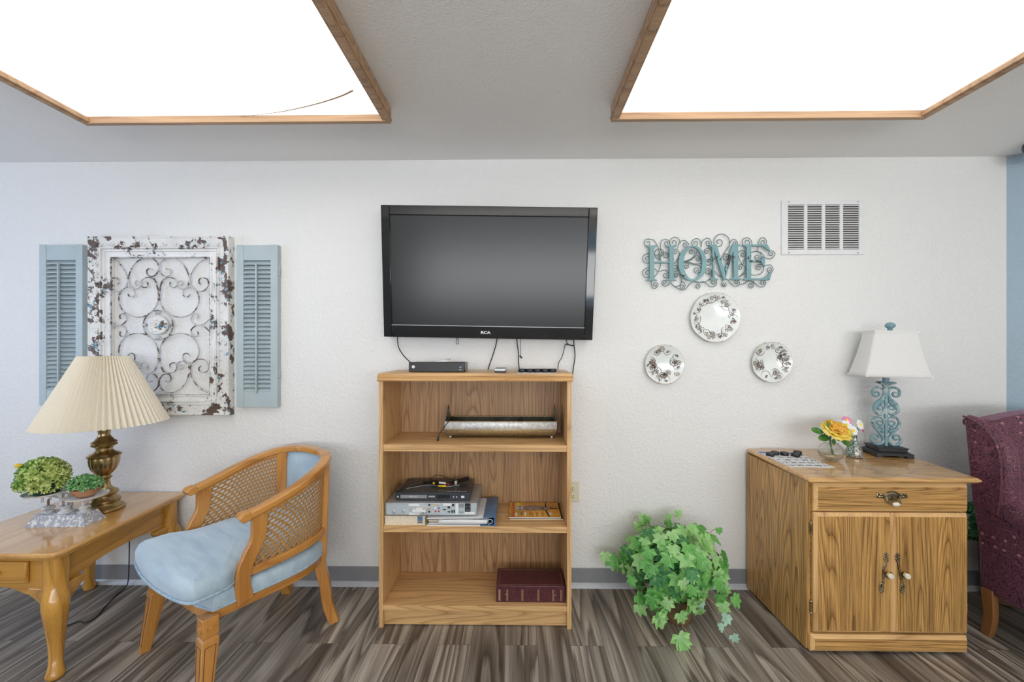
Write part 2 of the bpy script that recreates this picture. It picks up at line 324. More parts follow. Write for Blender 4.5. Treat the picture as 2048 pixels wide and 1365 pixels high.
# ------------------------------------------------------------ mesh builder
MW = {}
class MB:
    def __init__(s, T=None): s.v = []; s.f = []; s.mi = []; s.T = T or Matrix.Identity(4)
    def add(s, vs, fs, mi=0, T=None):
        o = len(s.v); T = s.T @ T if T is not None else s.T
        s.v += [T @ Vector(p) for p in vs]
        for f in fs: s.f.append(tuple(i+o for i in f)); s.mi.append(mi)
        return s
    def box(s, x0, x1, y0, y1, z0, z1, mi=0, T=None):
        vs = [(x, y, z) for x in (x0, x1) for y in (y0, y1) for z in (z0, z1)]
        return s.add(vs, [(0, 1, 3, 2), (4, 6, 7, 5), (0, 4, 5, 1), (2, 3, 7, 6), (0, 2, 6, 4), (1, 5, 7, 3)], mi, T)
    def taper(s, b0, z0, b1, z1, mi=0, T=None):   # b=(x0,x1,y0,y1)
        vs = []
        for (x0, x1, y0, y1), z in ((b0, z0), (b1, z1)): vs += [(x0, y0, z), (x1, y0, z), (x1, y1, z), (x0, y1, z)]
        return s.add(vs, [(3, 2, 1, 0), (4, 5, 6, 7), (0, 1, 5, 4), (1, 2, 6, 5), (2, 3, 7, 6), (3, 0, 4, 7)], mi, T)
    def prism(s, poly, a0, a1, plane='xz', mi=0, T=None):
        n = len(poly)
        def P(u, v, a): return {'xz': (u, a, v), 'xy': (u, v, a), 'yz': (a, u, v)}[plane]
        vs = [P(u, v, a0) for u, v in poly]+[P(u, v, a1) for u, v in poly]
        fs = [tuple(range(n)), tuple(range(2*n-1, n-1, -1))]+[(i, (i+1) % n, n+(i+1) % n, n+i) for i in range(n)]
        return s.add(vs, fs, mi, T)
    def lathe(s, prof, c=(0, 0), n=32, mi=0, rf=None, T=None, caps=True):
        vs = []; fs = []
        for r, z in prof:
            for k in range(n):
                a = 2*PI*k/n; rr = r*(rf(a, z) if rf else 1); vs.append((c[0]+rr*math.cos(a), c[1]+rr*math.sin(a), z))
        for i in range(len(prof)-1):
            for k in range(n): fs.append((i*n+k, i*n+(k+1) % n, (i+1)*n+(k+1) % n, (i+1)*n+k))
        if caps:
            fs.append(tuple(range(n-1, -1, -1))); fs.append(tuple((len(prof)-1)*n+k for k in range(n)))
        return s.add(vs, fs, mi, T)
    def tube(s, pts, r, n=8, mi=0, closed=False, flat=None, T=None, up=None):
        P = [Vector(p) for p in pts]; m = len(P); rs = r if isinstance(r, (list, tuple)) else [r]*m
        vs = []; fs = []; prev = None
        for i, p in enumerate(P):
            a = P[(i-1) % m] if (closed or i) else p; b = P[(i+1) % m] if (closed or i < m-1) else p
            t = (b-a); t = t.normalized() if t.length > 1e-9 else Vector((0, 0, 1))
            if up is not None:
                u = Vector(up) - t*t.dot(Vector(up)); u.normalize()
            else:
                if prev is None:
                    h = Vector((0, 0, 1)) if abs(t.z) < .9 else Vector((1, 0, 0)); u = h-t*t.dot(h)
                else: u = prev-t*t.dot(prev)
                u.normalize(); prev = u
            w_ = t.cross(u); fa, fb = flat if flat else (1, 1)
            for k in range(n):
                an = 2*PI*k/n; vs.append(p+u*(math.cos(an)*rs[i]*fa)+w_*(math.sin(an)*rs[i]*fb))
        rng = m if closed else m-1
        for i in range(rng):
            for k in range(n): j = (i+1) % m; fs.append((i*n+k, i*n+(k+1) % n, j*n+(k+1) % n, j*n+k))
        if not closed: fs.append(tuple(range(n-1, -1, -1))); fs.append(tuple((m-1)*n+k for k in range(n)))
        return s.add(vs, fs, mi, T)
    def bar(s, pts, hw, hh, mi=0, up=(0, 0, 1), closed=False, T=None):  # rectangular section swept along pts
        P = [Vector(p) for p in pts]; m = len(P); vs = []; fs = []
        for i, p in enumerate(P):
            a = P[(i-1) % m] if (closed or i) else p; b = P[(i+1) % m] if (closed or i < m-1) else p
            t = (b-a).normalized(); U = Vector(up[i] if isinstance(up, list) else up); u = (U-t*t.dot(U)).normalized(); w_ = t.cross(u)
            a_ = hw[i] if isinstance(hw, list) else hw; b_ = hh[i] if isinstance(hh, list) else hh
            for x, y in ((-1, -1), (1, -1), (1, 1), (-1, 1)): vs.append(p+w_*(x*a_)+u*(y*b_))
        for i in range(m if closed else m-1):
            j = (i+1) % m
            for k in range(4): fs.append((i*4+k, i*4+(k+1) % 4, j*4+(k+1) % 4, j*4+k))
        if not closed: fs.append((3, 2, 1, 0)); fs.append(tuple((m-1)*4+k for k in range(4)))
        return s.add(vs, fs, mi, T)
    def ball(s, c, r, n=12, mi=0, T=None, squash=(1, 1, 1)):
        vs = []; fs = []; h = max(4, n//2)
        for i in range(h+1):
            a = PI*i/h
            for k in range(n): b = 2*PI*k/n; vs.append((c[0]+r*squash[0]*math.sin(a)*math.cos(b), c[1]+r*squash[1]*math.sin(a)*math.sin(b), c[2]+r*squash[2]*math.cos(a)))
        for i in range(h):
            for k in range(n): fs.append((i*n+k, i*n+(k+1) % n, (i+1)*n+(k+1) % n, (i+1)*n+k))
        return s.add(vs, fs, mi, T)
    def grid(s, rows, mi=0, T=None, wrap=False):
        nr = len(rows); nc = len(rows[0]); vs = [p for r in rows for p in r]; fs = []
        for i in range(nr-1):
            for k in range(nc if wrap else nc-1): fs.append((i*nc+k, i*nc+(k+1) % nc, (i+1)*nc+(k+1) % nc, (i+1)*nc+k))
        return s.add(vs, fs, mi, T)
    def build(s, name, mats, parent=None, smooth=40, bevel=0, seg=2, sub=0, solid=0, origin=None, local=False, label=None, recalc=True, weld=False):
        if not isinstance(mats, (list, tuple)): mats = [mats]
        pm = MW.get(parent.name, Matrix.Identity(4)) if parent else Matrix.Translation(Vector(origin)) if origin else Matrix.Identity(4)
        inv = Matrix.Identity(4) if local else pm.inverted()
        me = bpy.data.meshes.new(name); me.from_pydata([inv @ v for v in s.v], [], s.f)
        for m in mats: me.materials.append(M[m])
        me.polygons.foreach_set('material_index', s.mi)
        if recalc:
            bm = bmesh.new(); bm.from_mesh(me)
            if weld: bmesh.ops.remove_doubles(bm, verts=bm.verts, dist=1e-5)
            bmesh.ops.recalc_face_normals(bm, faces=bm.faces); bm.to_mesh(me); bm.free()
        if smooth:
            me.polygons.foreach_set('use_smooth', [True]*len(me.polygons))
            me.set_sharp_from_angle(angle=R(smooth))
        o = bpy.data.objects.new(name, me); scene.collection.objects.link(o)
        if parent: o.parent = parent; MW[o.name] = pm
        elif origin: o.location = origin; MW[o.name] = pm
        if bevel:
            b = o.modifiers.new('bevel', 'BEVEL'); b.width = bevel; b.segments = seg; b.limit_method = 'ANGLE'; b.angle_limit = R(35)
            if smooth: b.harden_normals = False
        if solid: q = o.modifiers.new('solid', 'SOLIDIFY'); q.thickness = solid; q.offset = 0
        if sub: q = o.modifiers.new('sub', 'SUBSURF'); q.levels = sub; q.render_levels = sub
        if label: o['label'] = label
        return o
def tag(o, label, cat, group=None):
    o['label'] = label; o['category'] = cat
    if group: o['group'] = group
    return o
def thing(name, label, cat, loc=(0, 0, 0), rot=(0, 0, 0), group=None):
    o = bpy.data.objects.new(name, None); scene.collection.objects.link(o); o.empty_display_size = .05
    o.location = loc; o.rotation_euler = rot
    MW[o.name] = Matrix.LocRotScale(Vector(loc), __import__('mathutils').Euler(rot), None)
    return tag(o, label, cat, group)
def structure(o): o['kind'] = 'structure'; return o
def cr(pts, n=6, closed=False):   # catmull-rom through points
    P = [Vector(p) for p in pts]; out = []; m = len(P)
    for i in range(m if closed else m-1):
        p0 = P[(i-1) % m] if (closed or i) else P[0]*2-P[1]; p1 = P[i]; p2 = P[(i+1) % m]
        p3 = P[(i+2) % m] if (closed or i < m-2) else P[-1]*2-P[-2]
        for k in range(n):
            t = k/n; out.append(.5*((2*p1)+(-p0+p2)*t+(2*p0-5*p1+4*p2-p3)*t*t+(-p0+3*p1-3*p2+p3)*t**3))
    if not closed: out.append(P[-1])
    return out
def copy_tree(o, parent=None):
    c = o.copy(); scene.collection.objects.link(c)
    if parent: c.parent = parent
    for ch in list(o.children): copy_tree(ch, c)
    return c
def text_mesh(body, size, mi=0, extrude=.0004, align='CENTER', bold=0):
    cu = bpy.data.curves.new('t', 'FONT'); cu.body = body; cu.size = size; cu.extrude = extrude; cu.align_x = align; cu.align_y = 'CENTER'; cu.offset = bold
    cu.resolution_u = 3
    o = bpy.data.objects.new('t', cu); scene.collection.objects.link(o); bpy.context.view_layer.update()
    me = o.to_mesh(); vs = [tuple(v.co) for v in me.vertices]; fs = [tuple(p.vertices) for p in me.polygons]
    o.to_mesh_clear(); bpy.data.objects.remove(o); bpy.data.curves.remove(cu)
    return vs, fs
UPX = Matrix.Rotation(PI/2, 4, 'X')      # text lying in XY -> standing in XZ facing -Y

# ------------------------------------------------------------ room shell
XL, XR, YB, H = -4.2, 4.4, -5.7, 2.44
o = MB().box(XL-.1, XR+.1, YB-.1, .1, -.1, 0).build('floor', 'floor'); structure(o)
o = MB().box(XL-.1, XR+.1, YB-.1, .1, H, H+.1).build('ceiling', 'ceil'); structure(o)
CX_ = 2.756
o = MB().box(XL-.1, CX_+.12, 0, .1, 0, H).build('wall_back', 'wall'); structure(o)
# right-hand blue wall runs obliquely towards the room
dx = XR-CX_; ey = -dx/1.16
o = MB().prism([(CX_, 0), (XR, ey), (XR+.1, ey+.06), (CX_+.05, .1)], 0, H, 'xy').build('wall_right_blue', 'bluewall'); o.name = 'wall_right'; structure(o)
o = MB().box(XR, XR+.1, YB, ey, 0, H).build('wall_side', 'wall'); structure(o)
def wall_with_window(name, plane, p, a0, a1, w0, w1, z0, z1):
    b = MB()
    def bx(u0, u1, za, zb):
        if plane == 'x': b.box(p-.1, p, u0, u1, za, zb)
        else: b.box(u0, u1, p-.1, p, za, zb)
    bx(a0, w0, 0, H); bx(w1, a1, 0, H); bx(w0, w1, 0, z0); bx(w0, w1, z1, H)
    structure(b.build(name, 'wall'))
wall_with_window('wall_left', 'x', XL, YB, .1, -2.6, -.8, .85, 2.1)
wall_with_window('wall_front', 'y', YB, XL-.1, XR+.1, -1.9, 3.7, .7, 2.2)
def window(n, plane, p, w0, w1, z0, z1, mull):
    fr = MB(); t = .05
    def bx(u0, u1, za, zb, y0, y1):
        if plane == 'x': fr.box(p+y0, p+y1, u0, u1, za, zb)
        else: fr.box(u0, u1, p+y0, p+y1, za, zb)
    bx(w0, w0+t, z0, z1, -.09, .01); bx(w1-t, w1, z0, z1, -.09, .01); bx(w0, w1, z0, z0+t, -.09, .01); bx(w0, w1, z1-t, z1, -.09, .01)
    for k in range(1, mull): u = w0+(w1-w0)*k/mull; bx(u-t/2, u+t/2, z0, z1, -.08, 0)
    f = fr.build('window_%d' % n, 'white'); structure(f)
    g = MB(); fr = g; bx(w0+t, w1-t, z0+t, z1-t, -.062, -.058); g.build('pane', 'pane', f)
window(1, 'x', XL, -2.6, -.8, .85, 2.1, 2)
window(2, 'y', YB, -1.9, 3.7, .7, 2.2, 4)
# vinyl cove base with its pale toe
def base(name, x0, x1):
    b = MB(); b.box(x0, x1, -.006, 0, .022, .106); structure(b.build(name, 'basegrey', bevel=.002))
    prof = [(0, 0), (-.024, 0), (-.022, .008), (-.013, .018), (-.008, .024), (0, .024)]
    b = MB().prism(prof, x0, x1, 'yz'); return b
b = base('baseboard_back', XL, CX_-.006); structure(b.build('trim_1', 'toe'))
vx, vy = 1.16/1.5316, -1/1.5316
T = Matrix.Translation((CX_, 0, 0)) @ Matrix.Rotation(math.atan2(vy, vx), 4, 'Z')
structure(MB(T).box(.012, 2.1, -.008, -.0005, .022, .106).build('baseboard_right', 'basegrey'))
structure(MB(T).prism([(0, 0), (-.024, 0), (-.013, .018), (-.008, .024), (0, .024)], .02, 2.1, 'yz').build('trim_2', 'toe'))

# ------------------------------------------------------------ ceiling lights
def ceiling_light(x0, x1, y1, label, seam, grp):
    y0 = y1-1.45; zb, zt = 2.37, 2.438
    t = thing('ceiling_light', label, 'ceiling light', ((x0+x1)/2, (y0+y1)/2, zb), group=grp)
    w_ = .022
    for nm, bx in (('frame_board', (x0, x1, y1-w_, y1)), ('frame_board', (x0, x1, y0, y0+w_)), ('frame_board', (x0, x0+w_, y0+w_, y1-w_)), ('frame_board', (x1-w_, x1, y0+w_, y1-w_))):
        m = MB().box(*bx, zb, zt)
        long_x = (bx[1]-bx[0]) > (bx[3]-bx[2])
        if not long_x:   # the side boards carry a stepped moulding along the lower edge
            s = 1 if bx[0] == x0 else -1; e = bx[0] if s == 1 else bx[1]
            m.box(min(e+s*.002, e+s*.034), max(e+s*.002, e+s*.034), y0+w_, y1-w_, zb+.004, zb+.022)
            m.box(min(e-s*.004, e+s*.003), max(e-s*.004, e+s*.003), y0, y1, zb+.012, zb+.018)
        m.build(nm, 'fixoak', t, bevel=.002)
    MB().box(x0+w_+.001, x1-w_-.001, y0+w_+.001, y1-w_-.001, zb+.03, zb+.036).build('diffuser', 'panel', t)
    if seam:
        pts = [atz(px, py, zb+.026) for px, py in ((706, 181), (680, 193), (640, 206), (600, 216), (560, 224), (520, 229), (480, 233))]
        MB().tube(cr(pts, 4), [.004*(1-i/26) + .0006 for i in range(25)], 6, flat=(.5, 1)).build('diffuser_seam', 'tan', t, label='curved gap along the bowed diffuser edge')
ceiling_light(-1.955, -.566, -.494, 'left wood-framed box light on the ceiling with a curved dark seam', True, 'ceiling lights')
ceiling_light(.418, 1.80, -.494, 'right wood-framed box light on the ceiling with a clean lit panel', False, 'ceiling lights')
# dome camera on the ceiling
t = thing('dome_camera', 'black dome security camera on the ceiling at the right corner', 'security camera', (2.735, -.17, 2.438))
MB().lathe([(.065, 2.438), (.068, 2.425), (.066, 2.408), (.05, 2.402)], (2.735, -.17), 28).build('housing', 'smoke', t)
MB().lathe([(.05, 2.402), (.047, 2.385), (.036, 2.368), (.018, 2.357), (.002, 2.354)], (2.735, -.17), 28).build('dome', 'gloss', t)

# ------------------------------------------------------------ bookcase
BX0, BX1, BY0, BY1 = -.672, .262, -.352, -.035
t = thing('bookcase', 'light oak bookcase with three open compartments under the television', 'bookcase', ((BX0+BX1)/2, (BY0+BY1)/2, 0))
for x in (BX0, BX1-.02):
    sp = MB().box(x, x+.02, BY0, BY1, 0, 1.2)
    pin = sp; xi = x+.0201 if x == BX0 else x-.0001; s = 1 if x == BX0 else -1
    for z in [i*.032+.15 for i in range(32)]:
        if any(a-.02 < z < a+.04 for a in (.46, .86)): continue
        for yy in (-.31, -.09): pin.box(min(xi, xi+s*.0006), max(xi, xi+s*.0006), yy-.002, yy+.002, z-.002, z+.002, 1)
    sp.build('side_panel', ['oakZ', 'pages'], t)
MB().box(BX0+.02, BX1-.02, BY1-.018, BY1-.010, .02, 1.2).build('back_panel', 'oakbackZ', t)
MB().box(BX0+.02, BX1-.02, BY0+.002, BY1-.018, .082, .107).build('shelf', 'oakX', t, bevel=.0015)
MB().box(BX0+.0205, BX1-.0205, BY0+.002, BY1-.018, .463, .493).build('shelf', 'oakX', t, bevel=.0015)
MB().box(BX0+.0205, BX1-.0205, BY0+.002, BY1-.018, .857, .890).build('shelf', 'oakX', t, bevel=.0015)
MB().box(BX0+.02, BX1-.02, BY0+.02, BY0+.035, .004, .082).build('toe_kick', 'oakX', t)
MB().box(BX0-.004, BX1+.006, BY0-.004, BY1, 1.212, 1.238).build('top_panel', 'oakX', t, bevel=.002)
MB().prism([(BY0-.010, 1.224), (BY0-.006, 1.227), (BY0+.01, 1.227), (BY0+.01, 1.199), (BY0-.010, 1.199), (BY0-.014, 1.204), (BY0-.010, 1.209), (BY0-.004, 1.212), (BY0-.008, 1.218)], BX0-.006, BX1+.008, 'yz').build('top_moulding', 'oakX', t)
TOPZ = 1.238
# cable box
c0 = Vector((-.41, -.20, TOPZ))
t = thing('cable_box', 'black cable box on top of the bookcase with a scrap of paper on it', 'cable box', c0)
MB().box(-.545, -.268, -.262, -.115, TOPZ+.004, TOPZ+.048).build('case', 'blackbox', t, bevel=.003)
f = MB().box(-.549, -.264, -.270, -.262, TOPZ+.001, TOPZ+.051).build('front_panel', 'black', t, bevel=.003)
b = MB().lathe([(.008, 0), (.008, .0008)], n=20, T=Matrix.Translation((-.525, -.2702, TOPZ+.027)) @ UPX)
b.build('round_logo', 'logo', f)
b = MB()
b.box(-.292, -.281, -.2708, -.2702, TOPZ+.011, TOPZ+.0135)
b.box(-.292, -.282, -.2708, -.2702, TOPZ+.024, TOPZ+.027); b.build('front_lettering', 'logo', f)
MB().box(-.284, -.279, -.2712, -.2702, TOPZ+.026, TOPZ+.031).build('blue_indicator', 'blueink', f)
p = [(-.42, -.25, TOPZ+.0525), (-.355, -.255, TOPZ+.0525), (-.345, -.20, TOPZ+.068), (-.405, -.19, TOPZ+.0535), (-.44, -.20, TOPZ+.0525)]
tag(MB().add(p, [(0, 1, 2, 3), (0, 3, 4)]).build('paper_scrap', 'paper', solid=.0006, origin=(-.4, -.22, TOPZ+.052)), 'crumpled white paper scrap lying on the black cable box', 'paper')
# remote seen end-on
t = thing('remote_control', 'small grey remote control lying end-on on the bookcase top', 'remote control', (-.083, -.27, TOPZ))
prof = [(-.027, .008), (-.025, .003), (-.015, 0), (.015, 0), (.025, .003), (.027, .008), (.027, .014), (.025, .02), (-.025, .02), (-.027, .014)]
MB(Matrix.Translation((-.083, 0, TOPZ))).prism(prof[:6]+prof[6:], -.345, -.19, 'xz').build('body', 'black', t, bevel=.002)
MB(Matrix.Translation((-.083, 0, TOPZ))).prism([(-.0275, .010), (.0275, .010), (.0275, .0215), (-.0275, .0215)], -.347, -.19, 'xz').build('silver_face', 'silver', t, bevel=.003)
bt = MB(); 
for i in range(4):
    for k in range(3): bt.ball((-.083+(k-1)*.016, -.33+i*.03, TOPZ+.0225), .0055, 8, squash=(1, 1, .6))
bt.build('buttons', 'silver', t)
# bingo cards
def bingo(label, P, nums, z, tok, grp, yrev=False):
    (A, B, C, D) = [Vector((p[0], p[1], z)) for p in P]   # back-left, back-right, front-right, front-left
    cen = (A+B+C+D)/4
    t = thing('bingo_card', label, 'game card', cen)
    card = MB().add([A, B, C, D, A+Vector((0, 0, .0022)), B+Vector((0, 0, .0022)), C+Vector((0, 0, .0022)), D+Vector((0, 0, .0022))], [(0, 1, 2, 3), (4, 5, 6, 7), (0, 1, 5, 4), (1, 2, 6, 5), (2, 3, 7, 6), (3, 0, 4, 7)])
    def Q(u, v): return A*(1-u)*(1-v)+B*u*(1-v)+C*u*v+D*(1-u)*v
    hd = MB(); zz = Vector((0, 0, .0027))
    hd.add([Q(.02, .01)+zz, Q(.98, .01)+zz, Q(.98, .13)+zz, Q(.02, .13)+zz], [(0, 1, 2, 3)]); hd.build('blue_header', 'blueink', t, label='blue header strip')
    ux = (B-A).normalized(); vy_ = (A-D).normalized()
    tm = card; ln = card
    for r_ in range(5):
        for c_ in range(5):
            s = nums[r_][c_]
            vs, fs = text_mesh(str(s), .030 if s != 'FREE' else .012, bold=.0006)
            o_ = Q((c_+.5)/5, .14+(r_+.5)*.86/5)+zz
            tm.add([o_+ux*x+vy_*y+Vector((0, 0, z_*.3)) for x, y, z_ in vs], fs, 1)
    for k in range(6):
        for (a, b_) in ((Q(k/5*.98+.01, .14), Q(k/5*.98+.01, .985)), (Q(.01, .14+k*.169), Q(.99, .14+k*.169))):
            d = (b_-a).normalized(); s = Vector((-d.y, d.x, 0))*.0005
            ln.add([a+s+zz, a-s+zz, b_-s+zz, b_+s+zz], [(0, 1, 2, 3)], 2)
    card.build('card', ['paper', 'black', 'basegrey'], t, smooth=0)
proto = []
def token_proto(p, label, grp):
    if not proto:
        o = MB().lathe([(.014, 0), (.0185, .0), (.0195, .002), (.0195, .014), (.0185, .016), (.014, .016), (.0125, .0145), (.001, .0145)], n=28).build('bingo_chip', 'black')
        o.location = p; proto.append(o)
    else:
        o = proto[0].copy(); scene.collection.objects.link(o); o.location = p
    tag(o, label, 'game piece', grp)
n1 = [[4, 18, 33, 52, 67], [9, 21, 44, 52, 62], [6, 28, 'FREE', 59, 62], [12, 26, 44, 56, 73], [10, 30, 45, 60, 71]]
bingo('white bingo card lying on the oak cabinet top under five black chips', [(1.31, -.075), (1.52, -.105), (1.512, -.365), (1.305, -.36)], n1, .7905, 5, None)
for i, (p, d) in enumerate((((1.332, -.165), 'leftmost black chip on the cabinet bingo card'), ((1.372, -.142), 'black chip second from the left on the cabinet bingo card'), ((1.413, -.155), 'middle black chip of the five on the cabinet bingo card'), ((1.457, -.175), 'black chip nearest the front on the cabinet bingo card, second from right'), ((1.497, -.133), 'rightmost black chip on the cabinet bingo card'))):
    token_proto((p[0], p[1], .7935), d, 'black bingo chips on the cabinet')
n2 = [[3, 17, 31, 47, 63], [8, 22, 38, 50, 66], [11, 24, 'FREE', 53, 70], [14, 27, 42, 57, 72], [5, 19, 40, 58, 74]]
bingo('white bingo card at the right end of the bookcase top under five chips', [(.008, -.17), (.192, -.17), (.188, -.362), (.0, -.362)], n2, TOPZ+.0003, 5, None)
for i, d in enumerate(('leftmost', 'second from left', 'middle', 'second from right', 'rightmost')):
    token_proto((.025+i*.038, -.30, TOPZ+.0033), d+' black chip in the row on the bookcase top', 'black bingo chips on the bookcase')
# cords hanging from the television
def cord(name, label, pts, r, y=None, mat='black', cat='cable'):
    P = [at(p[0], p[1], p[2]) for p in pts]
    return tag(MB().tube(cr(P, 6), r, 8).build(name, mat, origin=tuple(P[0])), label, cat)
cord('cable', 'black cable curving from the television to the cable box', [(794, 655, -.045), (796, 690, -.045), (803, 706, -.05), (812, 717, -.06), (823, 727, -.085), (832, 733, -.113)], .003)
cord('cable', 'straight slanting black cable behind the remote on the bookcase', [(997, 655, -.04), (993, 685, -.03), (986, 710, -.03), (975, 745, -.02), (972, 790, -.018)], .003)
cord('cable', 'black cable hanging behind the left end of the bingo card', [(1030, 655, -.04), (1034, 685, -.03), (1037, 708, -.03), (1037, 725, -.03), (1041, 760, -.018)], .003)
cord('antenna_lead', 'thin black lead ending in a small plug below the television', [(1041, 655, -.04), (1041, 690, -.03), (1041, 712, -.03)], .0014)
MB().tube([at(1040, 711, -.03), at(1041, 714, -.03), at(1044, 717, -.03)], .0045, 8).build('plug', 'black', bpy.data.objects['antenna_lead'])
cord('cable', 'thin black cable bending down to the bookcase top at right', [(1134, 660, -.04), (1133, 683, -.03), (1137, 689, -.03), (1131, 689, -.03), (1128, 700, -.03), (1124, 715, -.03), (1117, 728, -.03), (1115, 760, -.02)], .0022)
cord('cable', 'black cable hanging down past the right edge of the bookcase', [(1147, 660, -.04), (1148, 690, -.025), (1150, 712, -.02), (1147, 735, -.018), (1144, 755, -.016), (1136, 780, -.016), (1130, 830, -.016)], .0028)
cord('cable_tie', 'short twisted black tie joining two cables under the television', [(1132, 689, -.028), (1137, 690, -.024), (1142, 691, -.022), (1148, 692, -.022)], .003, cat='cable tie')
cord('cord_loop', 'tiny black cord loop hanging under the television', [(914, 665, -.04), (913, 681, -.04), (912, 686, -.04), (914.5, 688.5, -.04), (917, 686, -.04), (916, 681, -.04), (915, 665, -.04)], .0016)

# ------------------------------------------------------------ metal tray
tx0, tx1 = -.368, .200
t = thing('metal_planter_tray', 'long galvanised metal tray with pointed handles on the upper shelf', 'tray', ((tx0+tx1)/2, -.15, .89))
zr = .982; zb = .905
b = MB()
for y0, y1, mi in ((-.228, -.232, 0),):
    b.grid([[(tx0-.004, -.236, zr), (tx1+.004, -.236, zr)], [(tx0-.004, -.236, .943), (tx1+.004, -.236, .943)]], 0)
    b.grid([[(tx0-.004, -.236, .943), (tx1+.004, -.236, .943)], [(tx0+.006, -.212, zb), (tx1-.006, -.212, zb)]], 1)
b.grid([[(tx0+.006, -.212, zb), (tx1-.006, -.212, zb)], [(tx0+.006, -.10, zb), (tx1-.006, -.10, zb)], [(tx0-.004, -.076, zr), (tx1+.004, -.076, zr)]], 2)
b.build('tray_body', ['galv', 'tan', 'galvdark'], t, smooth=10, solid=.0018, label='pale zinc band above a tan lower band')
MB().tube([(tx0-.006, -.237, zr), (tx1+.006, -.237, zr), (tx1+.006, -.075, zr), (tx0-.006, -.075, zr)], .0028, 6, closed=True).build('rolled_rim', 'tan', t)
for x in (tx0, tx1):
    hp = [(-.236, .943), (-.236, zr)]+[(-.236+(.080)*k/8*1.0*(.35+.65*k/8), zr+.078*(k/8)**.6) for k in range(1, 9)]
    hp = [(-.236, .943), (-.236, zr), (-.205, zr+.03), (-.178, zr+.065), (-.166, zr+.076), (-.156, zr+.079), (-.146, zr+.076), (-.134, zr+.065), (-.107, zr+.03), (-.076, zr), (-.076, .943), (-.1, zb), (-.212, zb)]
    h = MB().prism(hp, x-.0012, x+.0012, 'yz').build('end_handle', 'galvdark', t)
    MB().box(x-.0018, x+.0018, -.170, -.142, zr+.052, zr+.064).build('handle_slot', 'darkvoid', h, bevel=.001)
for x in (tx0+.02, tx1-.02):
    for y in (-.205, -.107): MB().ball((x, y, .8975), .0078, 14).build('ball_foot', 'silver', t)
P = [(-.35+.02, -.18, .93), (-.345, -.215, .975), (-.352, -.242, .982), (-.372, -.262, .955), (-.392, -.278, .925), (-.396, -.282, .905)]
t2 = tag(MB().tube(cr(P, 6), .0022, 8).build('adapter_lead', 'black', origin=P[0]), 'black adapter lead draped over the left front of the metal tray', 'cable')
MB().tube([(-.396, -.282, .915), (-.397, -.286, .903), (-.398, -.291, .8955)], [.0045, .0062, .0055], 10).build('barrel_plug', 'black', t2)

# ------------------------------------------------------------ electronics shelf (z .493)
S3 = .493
t = thing('book', 'thick hardcover book with cream page edges under the silver receiver', 'book', (-.56, -.25, S3))
MB().box(-.648, -.452, -.335, -.12, S3+.003, S3+.040).build('page_block', 'pages', t)
for z in (S3, S3+.040): MB().box(-.650, -.448, -.337, -.118, z, z+.003).build('cover', 'pages', t)
b = MB(); b.box(-.487, -.462, -.3378, -.3372, S3+.0205, S3+.0425, 0); b.box(-.487, -.462, -.3378, -.3372, S3+.0165, S3+.0195, 1); b.box(-.487, -.462, -.3378, -.3372, S3+.010, S3+.0155, 0)
b.build('spine_label', ['binderblue', 'orange'], t)
# binder
t = thing('ring_binder', 'blue ring binder stuffed with papers under the silver receiver', 'binder', (-.28, -.25, S3))
MB().box(-.440, -.112, -.345, -.09, S3, S3+.003).build('cover', 'paper', t, label='pale lower cover')
MB().box(-.180, -.112, -.3455, -.0895, S3-.0+.0005, S3+.0036).build('cover_edge', 'binderblue', t)
MB().prism([(-.440, S3+.034), (-.440, S3+.037), (-.160, S3+.0415), (-.160, S3+.0385)], -.345, -.09, 'xz').build('cover', 'paper', t)
MB().prism([(-.165, S3+.0385), (-.165, S3+.0425), (-.106, S3+.048), (-.106, S3+.044)], -.346, -.09, 'xz').build('cover', 'binderblue', t)
MB().box(-.112, -.105, -.350, -.085, S3, S3+.048).build('spine', 'binderblue', t, bevel=.002)
b = MB(); b.box(-.43, -.15, -.335, -.10, S3+.006, S3+.010); b.box(-.43, -.14, -.333, -.10, S3+.013, S3+.016, 1); b.box(-.435, -.14, -.333, -.10, S3+.020, S3+.024, 1)
b.build('folder_sheets', ['paper', 'pages'], t)
rows = []
for i in range(9):
    x = -.385+i*.03; zt = S3+.030-.004*abs(i-4)/4; rows.append([(x, -.340, S3+.0105), (x, -.343, (S3+.01+zt)/2), (x, -.340, zt), (x, -.12, zt)])
MB().grid(rows).build('rolled_paper', 'paper', t, solid=.001)
MB().tube(cr([(-.15, -.34, S3+.034), (-.125, -.342, S3+.03), (-.12, -.342, S3+.018), (-.14, -.342, S3+.008)], 6), .002, 8).build('ring', 'silver', t)
# silver receiver, rear panel outwards
z0, z1 = S3+.0485, S3+.1065
rx0, rx1 = -.648, -.196
t = thing('set_top_receiver', 'silver receiver turned with its socket-covered rear panel facing out', 'receiver', ((rx0+rx1)/2, -.2, z0))
